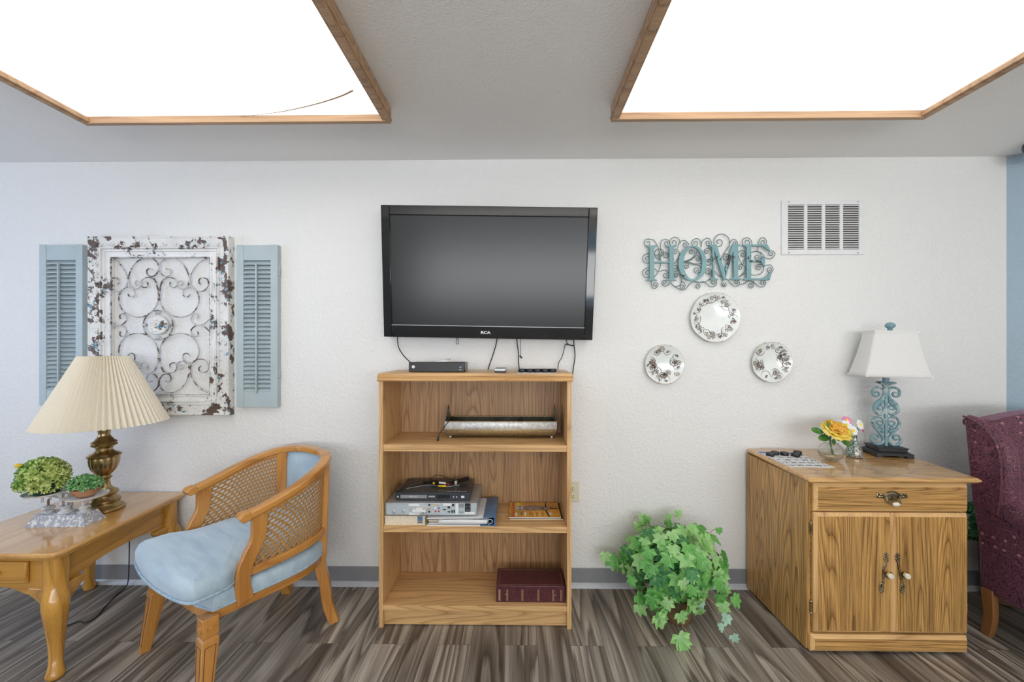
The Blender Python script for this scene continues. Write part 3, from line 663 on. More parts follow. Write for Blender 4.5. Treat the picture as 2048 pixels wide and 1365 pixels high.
# feet of the case reach the book and binder
cs = MB().box(rx0, rx1, -.333, -.06, z0, z1); cs.build('case', 'silver', t, bevel=.002)
rp = MB().box(rx0+.008, rx1-.006, -.3345, -.333, z0+.001, z1-.006).build('rear_panel', 'silverback', t)
MB().box(-.64, -.5, -.32, -.1, S3+.0432, z0).build('foot_pad', 'black', t)
def rpx(px): return rx0+(px-75)/1570*(rx1-rx0)
def rpz(py): return z1-(py-690)/195*(z1-z0)
YF = -.3345
def boxat(m, px0, px1, py0, py1, d=.001, mi=0): m.box(rpx(px0), rpx(px1), YF-d, YF, rpz(py1), rpz(py0), mi)
for q in ((480, 665, 700, 735), (485, 665, 845, 885), (1065, 1210, 690, 730), (1280, 1325, 690, 870), (1435, 1605, 830, 866)):
    b = MB(); boxat(b, *q, .0006); b.build('paper_sticker', 'paper', rp)
b = MB(); boxat(b, 560, 795, 765, 808, .028); boxat(b, 625, 745, 735, 765, .026); b.build('access_card', 'paper', rp, bevel=.002)
for px, py in ((225, 835), (388, 822)):
    T = Matrix.Translation((rpx(px), YF, rpz(py))) @ UPX; MB().lathe([(.0085, 0), (.0085, .002), (.0055, .003), (.005, .012), (.002, .012)], n=14, T=T).build('coaxial_socket', 'silver', rp)
for px, py, m_ in ((940, 715, 'yellow'), (940, 770, 'paper'), (940, 822, 'red'), (995, 715, 'silver'), (995, 770, 'blueink'), (995, 822, 'red'), (832, 780, 'orange'), (832, 718, 'black'), (832, 830, 'black'), (725, 842, 'black')):
    T = Matrix.Translation((rpx(px), YF, rpz(py))) @ UPX
    o = MB().lathe([(.0048, 0), (.0048, .001), (.003, .0015), (.0028, .005), (.0012, .005)], n=14, T=T).build('jack', m_, rp)
b = MB()
for q in ((1065, 1118, 785, 800), (1145, 1190, 740, 770), (1145, 1192, 820, 838), (1210, 1235, 798, 845), (1246, 1270, 798, 845), (1218, 1258, 700, 735), (1440, 1535, 690, 825), (1340, 1415, 828, 836), (765, 790, 845, 851)): boxat(b, *q, .0012)
for i in range(4):
    for k in range(5): boxat(b, 1340+k*18, 1350+k*18, 698+i*16, 707+i*16, .0008)
b.build('port', 'black', rp)
b = MB()
for px, py in ((1463, 745), (1508, 745), (1468, 800), (1504, 800)): boxat(b, px, px+10, py-12, py+6, .0018)
b.build('power_socket_slots', 'silver', rp)
# dvd player
zd = z1; dx0, dx1 = -.606, -.235
t = thing('dvd_player', 'slim black disc player on top of the silver receiver', 'disc player', ((dx0+dx1)/2, -.19, zd))
MB().box(dx0+.004, dx1-.002, -.296, -.09, zd+.004, zd+.040).build('case', 'blackbox', t, bevel=.002)
MB().box(dx0+.02, dx1-.02, -.28, -.1, zd, zd+.004).build('feet', 'black', t)
fp = MB().box(dx0, dx1, -.305, -.296, zd+.004, zd+.040).build('front_panel', 'blackbox', t, bevel=.002)
def dpx(px): return dx0+(px-225)/1265*(dx1-dx0)
def dpz(py): return zd+.040-(py-480)/125*.036
b = MB(); b.box(dpx(312), dpx(762), -.3062, -.305, dpz(572), dpz(515)); b.build('disc_tray', 'basegrey', fp, bevel=.0004)
b = MB(); b.box(dpx(938), dpx(1150), -.3060, -.305, dpz(570), dpz(512)); b.build('display_window', 'gloss', fp)
b = MB(); b.add(*text_mesh('PHILIPS', .0098, bold=.0002), T=Matrix.Translation((dpx(845), -.3062, dpz(543))) @ UPX)
b.box(dpx(470), dpx(512), -.3068, -.3062, dpz(546), dpz(540))
b.box(dpx(520), dpx(605), -.3066, -.3062, dpz(545), dpz(541))
for px in (1215, 1268): b.box(dpx(px-9), dpx(px+9), -.3062, -.305, dpz(556), dpz(538))
b.box(dpx(1345), dpx(1398), -.3064, -.305, dpz(562), dpz(528)); b.lathe([(.004, 0), (.004, .0008)], n=12, T=Matrix.Translation((dpx(268), -.305, dpz(548))) @ UPX)
for k, (a0, a1) in enumerate(((1105, 1160), (1175, 1205), (1220, 1268), (1285, 1330), (1345, 1385), (1400, 1425))): b.box(dpx(a0-10), dpx(a1-10), -.285, -.281, zd+.040, zd+.0404)
b.build('white_lettering', 'logo', fp)
# coil of AV leads
zc = zd+.0405
t = thing('av_cable_bundle', 'tangled black cable bundle with yellow and white plugs on the disc player', 'cable', (-.38, -.2, zc))
b = MB(); rr = random.Random(3)
for k in range(6):
    oy = rr.uniform(-.012, .012); oz = rr.uniform(0, .006)
    P = [(-.50, -.16+oy, zc+.003), (-.44, -.19+oy, zc+.006+oz), (-.38, -.21+oy, zc+.006+oz), (-.32, -.19+oy, zc+.008+oz), (-.28, -.17+oy, zc+.012+oz), (-.258, -.155+oy, zc+.016+oz), (-.27, -.14+oy, zc+.02+oz), (-.31, -.155+oy, zc+.012+oz), (-.38, -.18+oy, zc+.006), (-.47, -.14+oy*2, zc+.003)]
    b.tube(cr(P, 6), .0022, 6)
b.tube(cr([(-.47, -.13, zc+.003), (-.45, -.13, zc+.028), (-.41, -.14, zc+.034), (-.36, -.15, zc+.018), (-.31, -.16, zc+.008)], 6), .0015, 6)
b.tube(cr([(-.43, -.17, zc+.004), (-.50, -.20, zc+.006), (-.56, -.25, zc+.004), (-.596, -.28, zc+.003), (-.6085, -.285, zc-.006), (-.6095, -.28, zc-.02)], 6), .0022, 6)
b.build('black_leads', 'black', t)
b = MB(); b.tube(cr([(-.30, -.2, zc+.003), (-.38, -.225, zc+.003), (-.46, -.2, zc+.003), (-.54, -.24, zc+.003), (-.598, -.275, zc+.002)], 6), .0017, 6); b.build('grey_lead', 'silver', t)
for m_, P in (('yellow', [(-.405, -.228, zc+.008), (-.365, -.235, zc+.009)]), ('paper', [(-.405, -.215, zc+.021), (-.37, -.222, zc+.019)]), ('red', [(-.372, -.21, zc+.012), (-.352, -.216, zc+.012)]), ('yellow', [(-.438, -.205, zc+.017), (-.43, -.21, zc+.012)])):
    MB().tube([P[0], P[1]], .0052, 10).build('plug', m_, t)
MB().tube([(-.327, -.19, zc+.012), (-.315, -.19, zc+.012)], .0125, 12, flat=(.8, 1.2)).build('twist_tie', 'pages', t)
# magazines
t = thing('magazine', 'orange bird magazine with an owl on its cover on the middle shelf', 'magazine', (.1, -.17, S3+.006))
mz = S3+.0105
MB().box(-.040, .222, -.262, -.07, S3+.005, mz-.0006).build('pages', 'paper', t)
MB().box(-.041, .223, -.263, -.069, mz-.0006, mz).build('cover', 'orange', t)
def mg(u, v): return (-.041+u*.264, -.069-v*.194)
ow = MB()
def flatpoly(m, pts, z, mi=0): m.add([(x, y, z) for x, y in pts], [tuple(range(len(pts)))], mi)
body = [mg(.20+.66*(.5-.5*math.cos(PI*k/14)), .40-(.22*math.sin(PI*k/14)**.8)*(1-.35*k/14)) for k in range(15)]+[mg(.20+.66*(.5-.5*math.cos(PI*k/14)), .40+(.20*math.sin(PI*k/14)**.8)*(1-.3*k/14)) for k in range(13, 0, -1)]
flatpoly(ow, body, mz+.0004, 0)
flatpoly(ow, [mg(.20+.08*math.cos(a), .40+.17*math.sin(a)) for a in [2*PI*k/20 for k in range(20)]], mz+.0007, 1)
for v in (.33, .50): flatpoly(ow, [mg(.215+.022*math.cos(a), v+.035*math.sin(a)) for a in [2*PI*k/10 for k in range(10)]], mz+.0009, 2)
for P in ([(.72, .35), (.74, .02), (.76, .02), (.75, .35)], [(.71, .55), (.76, .96), (.79, .96), (.74, .55)], [(.82, .38), (.985, .42), (.985, .47), (.82, .46)]): flatpoly(ow, [mg(*p) for p in P], mz+.0008, 2)
ow.build('cover_owl', ['owl', 'owlface', 'black'], t)
b = MB(); RT = Matrix.Translation((*mg(.075, .52), mz+.0005)) @ Matrix.Rotation(PI/2, 4, 'Z')
b.add(*text_mesh('Birds & Blooms', .030, bold=.0004), T=RT); b.build('cover_title', 'redtype', t)
b = MB(); flatpoly(b, [mg(.17+.055*math.cos(a), .13+.09*math.sin(a)) for a in [2*PI*k/20 for k in range(20)]], mz+.0006); b.build('cover_badge', 'yellowgreen', t)
b = MB()
for u0, u1, v0, v1 in ((.30, .33, .66, .93), (.12, .16, .72, .93), (.49, .51, .86, .95), (.58, .60, .88, .95), (.78, .83, .70, .84)): flatpoly(b, [mg(u0, v0), mg(u1, v0), mg(u1, v1), mg(u0, v1)], mz+.0006)
b.build('cover_blurbs', 'paper', t)
b = MB()
for u in (.23, .25, .39, .42, .45, .535, .555, .64, .66): flatpoly(b, [mg(u, .68), mg(u+.008, .68), mg(u+.008, .92), mg(u, .92)], mz+.0006)
b.build('cover_small_type', 'groove', t)
t = thing('magazine', 'dark-covered magazine lying underneath the orange owl magazine', 'magazine', (.1, -.17, S3))
MB().box(-.036, .232, -.266, -.066, S3, S3+.0042).build('pages', 'pages', t)
MB().box(-.037, .233, -.267, -.065, S3+.0042, S3+.0050).build('cover', 'lampbase', t)
# album
t = thing('photo_album', 'maroon leather-look album box with gold spine bars on the bottom shelf', 'album', (.07, -.235, .107))
ax0, ax1 = -.103, .236
MB().box(ax0+.002, ax1-.002, -.312, -.165, .1075, .186).build('body', 'maroon', t, bevel=.002)
MB().box(ax0, ax1, -.318, -.162, .183, .1885).build('cover', 'maroon', t, bevel=.002)
MB().box(ax0, ax1, -.3185, -.312, .107, .187).build('spine', 'maroon', t, bevel=.002)
b = MB()
for px, w_ in ((1108, 16), (1170, 5), (1179, 5), (1298, 5), (1307, 5), (1434, 5), (1443, 5), (1560, 5), (1569, 5), (1628, 5), (1637, 5)):
    x = ax0+(px-1080)/585*(ax1-ax0); ww = w_/585*(ax1-ax0); b.box(x-ww/2, x+ww/2, -.3190, -.3185, .115, .170)
for px in (1160, 1583): x = ax0+(px-1080)/585*(ax1-ax0); b.ball((x, -.319, .145), .0035, 8)
b.build('gold_bars', 'gold', t)
b = MB()
for q in ((ax0+.012, ax1-.012, -.308, -.3068), (ax0+.012, ax1-.012, -.174, -.1728), (ax0+.012, ax0+.0132, -.308, -.173), (ax1-.0132, ax1-.012, -.308, -.173)): b.box(*q, .1885, .1888)
b.build('cover_border', 'gold', t)

# ------------------------------------------------------------ television
w2, h2 = .575, .352
Tloc = at(977, 548, -.115)
TVR = (R(7.2), R(1.0), 0)
t = thing('television', 'wall-mounted flat television in a gloss black frame above the bookcase', 'television', Tloc, TVR)
# local axes: x right, z up, -y towards room
b = MB().box(-w2, w2, .012, .05, -h2, h2); b.build('back_housing', 'black', t, local=True, bevel=.006)
l_, r_, tp, bt_ = .046, .046, .050, .068
fr = MB(); fr.box(-w2, -w2+l_, -.016, .012, -h2, h2); fr.box(w2-r_, w2, -.016, .012, -h2, h2); fr.box(-w2+l_, w2-r_, -.016, .012, h2-tp, h2); fr.box(-w2+l_, w2-r_, -.016, .012, -h2, -h2+bt_)
fr.build('bezel', 'gloss', t, local=True, bevel=.003)
sc_ = MB().box(-w2+l_, w2-r_, -.006, .006, -h2+bt_, h2-tp).build('screen', 'screen', t, local=True)
b = MB(); e = .0025
for q in ((-w2+l_, w2-r_, -h2+bt_-e, -h2+bt_),): b.box(q[0], q[1], -.018, -.014, q[2], q[3])
b.build('inner_trim', 'silver', t, local=True)
b = MB(); b.add(*text_mesh('RCA', .020, bold=.0009), T=Matrix.Translation((-.012, -.0165, -h2+.032)) @ UPX @ Matrix.Scale(1.35, 4, (1, 0, 0))); b.build('brand_lettering', 'logo', t, local=True)
MB().ball((w2-.046, -.016, -h2+.022), .003, 8).build('indicator_light', 'red', t, local=True)
b = MB().box(-.22, .22, .05, .068, -.2, .2); b.build('wall_bracket', 'black', t, local=True)
MB(Matrix.Translation(Tloc)).box(-.10, .10, .05, .112, -.16, .16).build('bracket_arm', 'black', t)

# ------------------------------------------------------------ outlet
t = thing('wall_outlet', 'ivory double wall outlet peeking out beside the bookcase', 'outlet', (.315, 0, .54))
pl = MB().box(.277, .353, -.006, 0, .484, .598).build('cover_plate', 'ivory', t, bevel=.0025)
for zc_ in (.518, .564):
    f = MB().lathe([(.017, 0), (.017, .002), (.015, .0028), (.001, .0028)], n=24, T=Matrix.Translation((.315, -.006, zc_)) @ UPX).build('receptacle', 'ivory', t)
    b = MB()
    for dx_ in (-.0065, .0065): b.box(.315+dx_-.0013, .315+dx_+.0013, -.0094, -.0088, zc_, zc_+.008)
    b.lathe([(.0025, 0), (.0025, .0006)], n=10, T=Matrix.Translation((.315, -.0088, zc_-.006)) @ UPX); b.build('slots', 'black', f)
MB().ball((.315, -.006, .541), .003, 10, squash=(1, .5, 1)).build('screw', 'silver', t)

# ------------------------------------------------------------ return air vent
vx0, vx1, vz0, vz1 = 1.495, 1.957, 1.889, 2.195
t = thing('air_vent', 'white louvred air return vent high on the wall', 'vent', ((vx0+vx1)/2, 0, (vz0+vz1)/2))
ix0, ix1, iz0, iz1 = vx0+.036, vx1-.028, vz0+.028, vz1-.024
fr = MB(); fr.box(vx0, ix0, -.009, 0, vz0, vz1); fr.box(ix1, vx1, -.009, 0, vz0, vz1); fr.box(ix0, ix1, -.009, 0, vz0, iz0); fr.box(ix0, ix1, -.009, 0, iz1, vz1)
cw = (ix1-ix0)/4
for k in range(1, 4): x = ix0+cw*k; fr.box(x-.009, x+.009, -.009, 0, iz0, iz1)
fr.build('frame', 'white', t, bevel=.0012)
MB().box(ix0, ix1, -.0012, -.0004, iz0, iz1).build('dark_duct', 'darkvoid', t)
for k in range(4):
    b = MB(); xa = ix0+cw*k+(.009 if k else .001); xb = ix0+cw*(k+1)-(.009 if k < 3 else .001); nl = 20
    for i in range(nl):
        z = iz0+(i+.5)*(iz1-iz0)/nl
        b.add([(xa, -.0015, z+.0052), (xb, -.0015, z+.0052), (xb, -.0078, z+.0006), (xa, -.0078, z+.0006), (xa, -.0022, z+.0046), (xb, -.0022, z+.0046), (xb, -.0090, z-.0036), (xa, -.0090, z-.0036)], [(0, 1, 2, 3), (4, 5, 6, 7), (3, 2, 6, 7), (0, 3, 7, 4), (1, 2, 6, 5)])
    b.build('louvres', 'grille', t)
for x in (vx0+.040, vx1-.036):
    for z in (vz0+.009, vz1-.009): MB().ball((x, -.009, z), .0035, 10, squash=(1, .5, 1)).build('screw', 'galvdark', t)

# ------------------------------------------------------------ HOME sign
def hp(cx, cy, y): return at(1270+cx/7.062, 460+cy/7.062, y)
t = thing('home_sign', 'teal metal HOME word sign with curling wire scrolls on the wall', 'wall sign', hp(1040, 460, 0))
def letter(name, polys, y0=-.030, y1=-.018, holes=None):
    b = MB()
    for P in polys:
        P2 = [hp(x, y, -.025) for x, y in P]; b.prism([(p.x, p.z) for p in P2], y0, y1, 'xz')
    b.build(name, 'teal', t, bevel=.0012, label='teal letter')
def serif(x0, x1, yt, yb, sx0, sx1):
    return [(x0, yt), (x1, yt), (x1, yt+14), (sx1+8, yt+26), (sx1, yt+40), (sx1, yb-40), (sx1+8, yb-26), (x1, yb-14), (x1, yb), (x0, yb), (x0, yb-14), (sx0-8, yb-26), (sx0, yb-40), (sx0, yt+40), (sx0-8, yt+26), (x0, yt+14)]
letter('letter_h', [serif(158, 312, 220, 722, 204, 268), serif(434, 585, 220, 722, 482, 545), [(266, 448), (484, 448), (484, 470), (266, 470)]])
outer = [(810+200*math.cos(a), 475+250*math.sin(a)) for a in [2*PI*k/48 for k in range(48)]]
inner = [(815+130*math.cos(a), 475+226*math.sin(a)) for a in [2*PI*k/48 for k in range(48)]]
b = MB()
for k in range(48):
    q = [outer[k], outer[(k+1) % 48], inner[(k+1) % 48], inner[k]]; P = [hp(x, y, -.025) for x, y in q]
    vs = [(p.x, -.030, p.z) for p in P]+[(p.x, -.018, p.z) for p in P]
    b.add(vs, [(0, 1, 2, 3), (4, 5, 6, 7), (0, 1, 5, 4), (2, 3, 7, 6)])
b.build('letter_o', 'teal', t, recalc=True, weld=True)
letter('letter_m', [[(1040, 208), (1150, 208), (1262, 580), (1285, 560), (1275, 700), (1250, 715), (1118, 300), (1122, 670), (1130, 684), (1168, 690), (1168, 712), (1062, 712), (1062, 690), (1090, 684), (1096, 670), (1086, 250), (1046, 232)],
                    [(1375, 208), (1485, 208), (1482, 228), (1450, 242), (1452, 650), (1462, 680), (1498, 690), (1498, 708), (1342, 708), (1342, 690), (1385, 680), (1392, 650), (1382, 300), (1275, 700), (1262, 580)]])
letter('letter_e', [serif(1515, 1665, 208, 712, 1572, 1636)[:0]+[(1515, 208), (1870, 208), (1910, 300), (1885, 300), (1830, 248), (1790, 232), (1636, 232), (1636, 430), (1770, 430), (1795, 405), (1815, 365), (1830, 365), (1830, 525), (1812, 520), (1795, 485), (1775, 456), (1636, 456), (1636, 686), (1800, 686), (1860, 650), (1910, 600), (1932, 600), (1895, 712), (1532, 712), (1532, 694), (1568, 680), (1574, 660), (1572, 250), (1560, 236), (1515, 226)]])
def scroll(stem, c, turns=1.35, sgn=1, rin=.22, n=26):
    """path through stem points then spiralling in round c (picture coordinates, y down)"""
    x, y = stem[-1]; r0 = math.hypot(x-c[0], y-c[1]); a0 = math.atan2(y-c[1], x-c[0])
    sp = [(c[0]+r0*(1-(1-rin)*k/n)*math.cos(a0+sgn*2*PI*turns*k/n), c[1]+r0*(1-(1-rin)*k/n)*math.sin(a0+sgn*2*PI*turns*k/n)) for k in range(1, n+1)]
    st = cr([(p[0], p[1], 0) for p in stem]+[(sp[1][0], sp[1][1], 0)], 6)[:-6] if len(stem) > 1 else []
    return [(p[0], p[1]) for p in st]+[stem[-1]]+sp
b = MB()
S = [
 ([(360, 420), (350, 340), (320, 230), (270, 150), (205, 130)], (180, 185), -1), ([(375, 330), (360, 250), (375, 160), (435, 130), (488, 165)], (448, 188), 1),
 ([(640, 190), (620, 130), (560, 102), (500, 140)], (545, 180), -1), ([(605, 260), (620, 200), (660, 155), (710, 152), (755, 195)], (712, 208), 1),
 ([(932, 250), (935, 190), (910, 140), (860, 123), (808, 155)], (850, 188), -1), ([(935, 240), (950, 165), (1000, 123), (1050, 125), (1080, 180)], (1035, 182), 1),
 ([(1215, 410), (1280, 300), (1335, 210), (1325, 120), (1250, 62), (1170, 72), (1118, 140)], (1185, 175), -1), ([(1335, 200), (1365, 150), (1405, 132), (1450, 180)], (1412, 190), 1),
 ([(1655, 210), (1640, 150), (1590, 110), (1530, 130)], (1575, 178), -1), ([(1735, 300), (1745, 190), (1770, 125), (1820, 110), (1858, 160)], (1812, 178), 1),
 ([(360, 430), (320, 365), (260, 345), (170, 335), (112, 380)], (175, 412), -1), ([(330, 595), (270, 545), (180, 535), (112, 580)], (178, 612), -1),
 ([(345, 440), (385, 330), (430, 313), (475, 345)], (435, 360), 1), ([(345, 590), (400, 570), (440, 575), (478, 620)], (435, 640), 1),
 ([(230, 722), (235, 790), (270, 830), (322, 800)], (290, 775), -1), ([(490, 740), (470, 780), (420, 795), (380, 755)], (415, 745), 1),
 ([(545, 490), (600, 420), (628, 340), (600, 275), (560, 275)], (570, 310), -1), ([(545, 510), (590, 505), (608, 555)], (570, 560), 1), ([(550, 615), (590, 610), (605, 650)], (575, 650), 1),
 ([(715, 440), (790, 410), (840, 360), (840, 300), (800, 278)], (798, 312), -1), ([(720, 450), (800, 420), (850, 372), (900, 370), (922, 410)], (888, 412), 1),
 ([(690, 455), (740, 455), (762, 510)], (725, 515), 1), ([(700, 450), (830, 490), (900, 500), (935, 560), (900, 605)], (872, 568), 1),
 ([(720, 440), (860, 480), (1000, 455), (1075, 390), (1085, 300), (1040, 258), (985, 280)], (1012, 305), -1), ([(1085, 500), (1090, 440), (1050, 415)], (1045, 465), -1), ([(1085, 640), (1080, 570), (1040, 548)], (1030, 590), -1),
 ([(880, 300), (840, 390), (720, 440)], (700, 450), 1),
 ([(1265, 340), (1310, 345), (1318, 390)], (1275, 390), 1), ([(1125, 580), (1180, 640), (1300, 700), (1400, 795), (1470, 780), (1475, 730)], (1440, 742), -1),
 ([(500, 740), (560, 800), (690, 850), (780, 760), (860, 730), (920, 780)], (885, 795), 1), ([(560, 800), (640, 780), (655, 700), (620, 620), (550, 610)], (545, 640), -1), ([(650, 730), (700, 750), (705, 810)], (668, 800), 1),
 ([(920, 740), (980, 735), (1060, 800), (1130, 795), (1158, 740)], (1115, 745), -1), ([(870, 735), (980, 740), (1060, 690), (1090, 620)], (1060, 620), -1),
 ([(1300, 700), (1240, 715), (1228, 780), (1275, 805)], (1260, 775), -1), ([(1475, 775), (1540, 760), (1620, 720), (1680, 760), (1660, 815)], (1635, 785), 1),
 ([(1665, 725), (1750, 800), (1820, 800), (1848, 745)], (1805, 748), -1), ([(1520, 500), (1470, 410), (1455, 330), (1510, 288), (1560, 320)], (1525, 345), 1),
 ([(1475, 665), (1540, 600), (1560, 530), (1500, 485), (1462, 510)], (1485, 535), -1), ([(1520, 500), (1560, 400), (1640, 320), (1740, 305), (1785, 360), (1765, 415)], (1730, 385), 1),
 ([(1690, 300), (1780, 320), (1840, 390), (1920, 408), (1978, 345), (1950, 300)], (1922, 335), -1), ([(1475, 665), (1560, 620), (1700, 640), (1790, 610), (1820, 540), (1780, 490), (1722, 500)], (1745, 535), -1),
 ([(1820, 520), (1860, 500), (1920, 500), (1952, 560), (1925, 605)], (1905, 565), 1), ([(265, 680), (330, 590), (362, 500), (365, 420)], (355, 330), 1)]
for st, c, sg in S:
    b.tube([hp(x, y, -.014) for x, y in scroll(st, c, 1.3 if math.hypot(st[-1][0]-c[0], st[-1][1]-c[1]) > 20 else .3, sg)], .0020, 6)
b.build('wire_scrolls', 'tealwire', t)

# ------------------------------------------------------------ plates
def plate(label, px, py, rpx_, seed, ring):
    c = at(px, py, -.012); rad = rpx_*(2.27/800)
    T = Matrix.Translation((c.x, -.006, c.z)) @ UPX
    rr = random.Random(seed)
    t = thing('decorative_plate', label, 'plate', (c.x, 0, c.z), group='three painted plates under the HOME sign')
    b = MB(); prof = [(rad*.30, 0), (rad*.62, .001), (rad*.70, .004), (rad*.96, .016), (rad*1.0, .018), (rad*.985, .0205), (rad*.95, .019), (rad*.70, .0075), (rad*.62, .0045), (.001, .004)]
    def wv(a, z): return 1+(.008*math.sin(5*a+seed)+.006*math.sin(9*a)) 
    b.lathe(prof, n=72, rf=wv, T=T)
    def hz(r):
        q = r/rad
        if q < .62: return .0048
        if q < .70: return .0048+(q-.62)/.08*.003
        return .0078+(q-.70)/.25*.0115
    def pt(a, r): r = min(r, rad*.95); return T @ Vector((r*math.cos(a), r*math.sin(a), hz(r)+.0004))
    inn = .66 if ring else .25
    nfl = 36 if ring else 34
    def lobe(cx, cy, ang, L_, W_, mi):
        pts = []
        for k in range(10):
            q = 2*PI*k/10; u = L_*(.5+.5*math.cos(q)); v = W_*math.sin(q)
            x = cx+u*math.cos(ang)-v*math.sin(ang); y = cy+u*math.sin(ang)+v*math.cos(ang)
            pts.append(pt(math.atan2(y, x), math.hypot(x, y)))
        b.add(pts, [tuple(range(10))], mi)
    def arc(cx, cy, r_, a0, a1, mi, w_=.0011):
        P = [(cx+r_*math.cos(a0+(a1-a0)*k/8), cy+r_*math.sin(a0+(a1-a0)*k/8)) for k in range(9)]
        P = [p for p in P if math.hypot(*p) < rad*.93]
        if len(P) > 2: b.tube([pt(math.atan2(y, x), math.hypot(x, y)) for x, y in P], [w_*math.sin(PI*(k+.7)/(len(P)+.4)) for k in range(len(P))], 5, mi)
    for k in range(nfl):
        if ring: a = 2*PI*k/nfl+rr.uniform(-.1, .1); q = rr.uniform(.68, .86)*rad
        else:
            a = rr.choice([rr.uniform(.3, 3.3), rr.uniform(-.8, .6), rr.uniform(3.2, 5.2)]); q = rr.uniform(.5, .86)*rad
        cx, cy = q*math.cos(a), q*math.sin(a); kind = rr.random(); s = .012 if ring else .0125
        if kind < .35:
            a0 = rr.uniform(0, 6.28)
            for j in range(5): lobe(cx, cy, a0+j*1.256, s*.95, s*.38, 2)
            for j in range(5): arc(cx+s*.55*math.cos(a0+j*1.256), cy+s*.55*math.sin(a0+j*1.256), s*.42, a0+j*1.256-1.3, a0+j*1.256+1.0, 1, .0013)
            lobe(cx-s*.15, cy, 0, s*.3, s*.15, 1)
        elif kind < .75:
            a0 = rr.uniform(0, 6.28)
            for j in range(5): lobe(cx, cy, a0+(j-2)*.5, s*1.05, s*.19, (1, 3, 1, 2, 1)[j])
        else:
            arc(cx, cy, s*.8, a, a+3.6, 1, .0017); arc(cx+s*.3, cy, s*.5, a+1, a+5, 1, .0013); lobe(cx, cy, a, s*.5, s*.25, 2)
        arc(cx*.97, cy*.97, rr.uniform(.012, .026), a+rr.uniform(0, 3), a+rr.uniform(3.2, 5.5), 1, .0014)
        if rr.random() < .6: lobe(cx+rr.uniform(-.015, .015), cy+rr.uniform(-.015, .015), rr.uniform(0, 6), .004, .002, 3)
    b.build('plate_dish', ['porc', 'platebrown', 'plategrey', 'plateblue'], t, smooth=50, recalc=False)
    MB().tube([T @ Vector((rad*.99*wv(a, 0)*math.cos(a), rad*.99*wv(a, 0)*math.sin(a), .0195)) for a in [2*PI*k/72 for k in range(72)]], .0012, 5, closed=True).build('gilt_rim', 'plategold', t)
    for a in (1.25, 1.9, 4.4, 5.0): MB().tube([T @ Vector((rad*1.02*math.cos(a), rad*1.02*math.sin(a), .001)), T @ Vector((rad*1.02*math.cos(a), rad*1.02*math.sin(a), .021)), T @ Vector((rad*.95*math.cos(a), rad*.95*math.sin(a), .022))], .001, 5).build('hanger_hook', 'plategold', t)
plate('large wall plate with a floral ring, directly under the HOME sign', 1428.5, 635.5, 49.5, 3, True)
plate('small floral wall plate, lower left of the three plates', 1327.5, 729, 39, 8, False)
plate('small floral wall plate, lower right of the three plates, nearer the lamp', 1541.5, 724.5, 40, 15, False)

# ------------------------------------------------------------ shutters
def shutter(label, x0, x1, z0, z1, slat_n, rodx, grp, hinge):
    t = thing('window_shutter', label, 'shutter', ((x0+x1)/2, 0, (z0+z1)/2), group=grp)
    y0, y1 = -.034, -.003; sw = .040; top = .088; bot = .088
    MB().box(x0, x0+sw, y0, y1, z0, z1).build('stile', 'shutter', t, bevel=.0015)
    MB().box(x1-sw, x1, y0, y1, z0, z1).build('stile', 'shutter', t, bevel=.0015)
    MB().box(x0+sw, x1-sw, y0+.002, y1, z1-top, z1-.001).build('rail', 'shutter', t, bevel=.001)
    MB().box(x0+sw, x1-sw, y0+.002, y1, z0+.001, z0+bot).build('rail', 'shutter', t, bevel=.001)
    MB().box(x0+sw, x1-sw, -.006, -.003, z0+bot, z1-top).build('backing', 'shutter', t)
    b = MB(); h = (z1-top-z0-bot)/slat_n
    for i in range(slat_n):
        zc_ = z0+bot+(i+.5)*h
        b.add([(x0+sw, -.008, zc_+h*.62), (x1-sw, -.008, zc_+h*.62), (x1-sw, -.032, zc_-h*.30), (x0+sw, -.032, zc_-h*.30), (x0+sw, -.006, zc_+h*.40), (x1-sw, -.006, zc_+h*.40), (x1-sw, -.030, zc_-h*.52), (x0+sw, -.030, zc_-h*.52)], [(0, 1, 2, 3), (4, 5, 6, 7), (2, 3, 7, 6), (0, 1, 5, 4), (0, 3, 7, 4), (1, 2, 6, 5)])
    b.build('louvre_slats', 'shutter', t)
    xr = x0+(x1-x0)*rodx; MB().box(xr-.0045, xr+.0045, -.044, -.033, z0+bot-.006, z1-top-.02).build('tilt_rod', 'shutter', t, bevel=.002)
    if hinge:
        for z in (z1-.17, z0+.17):
            b = MB()
            for k in range(3): b.tube([(x1+.002, -.02, z+k*.014), (x1+.002, -.02, z+k*.014+.011)], .0045, 8)
            b.build('hinge', 'shutter', t)
shutter('pale blue louvred shutter left of the scroll frame, partly behind the pleated lampshade', -2.735, -2.484, 1.03, 1.953, 30, .47, 'pair of blue shutters', False)
shutter('pale blue louvred shutter right of the scroll frame, fully visible', -1.596, -1.361, 1.023, 1.948, 30, .50, 'pair of blue shutters', True)

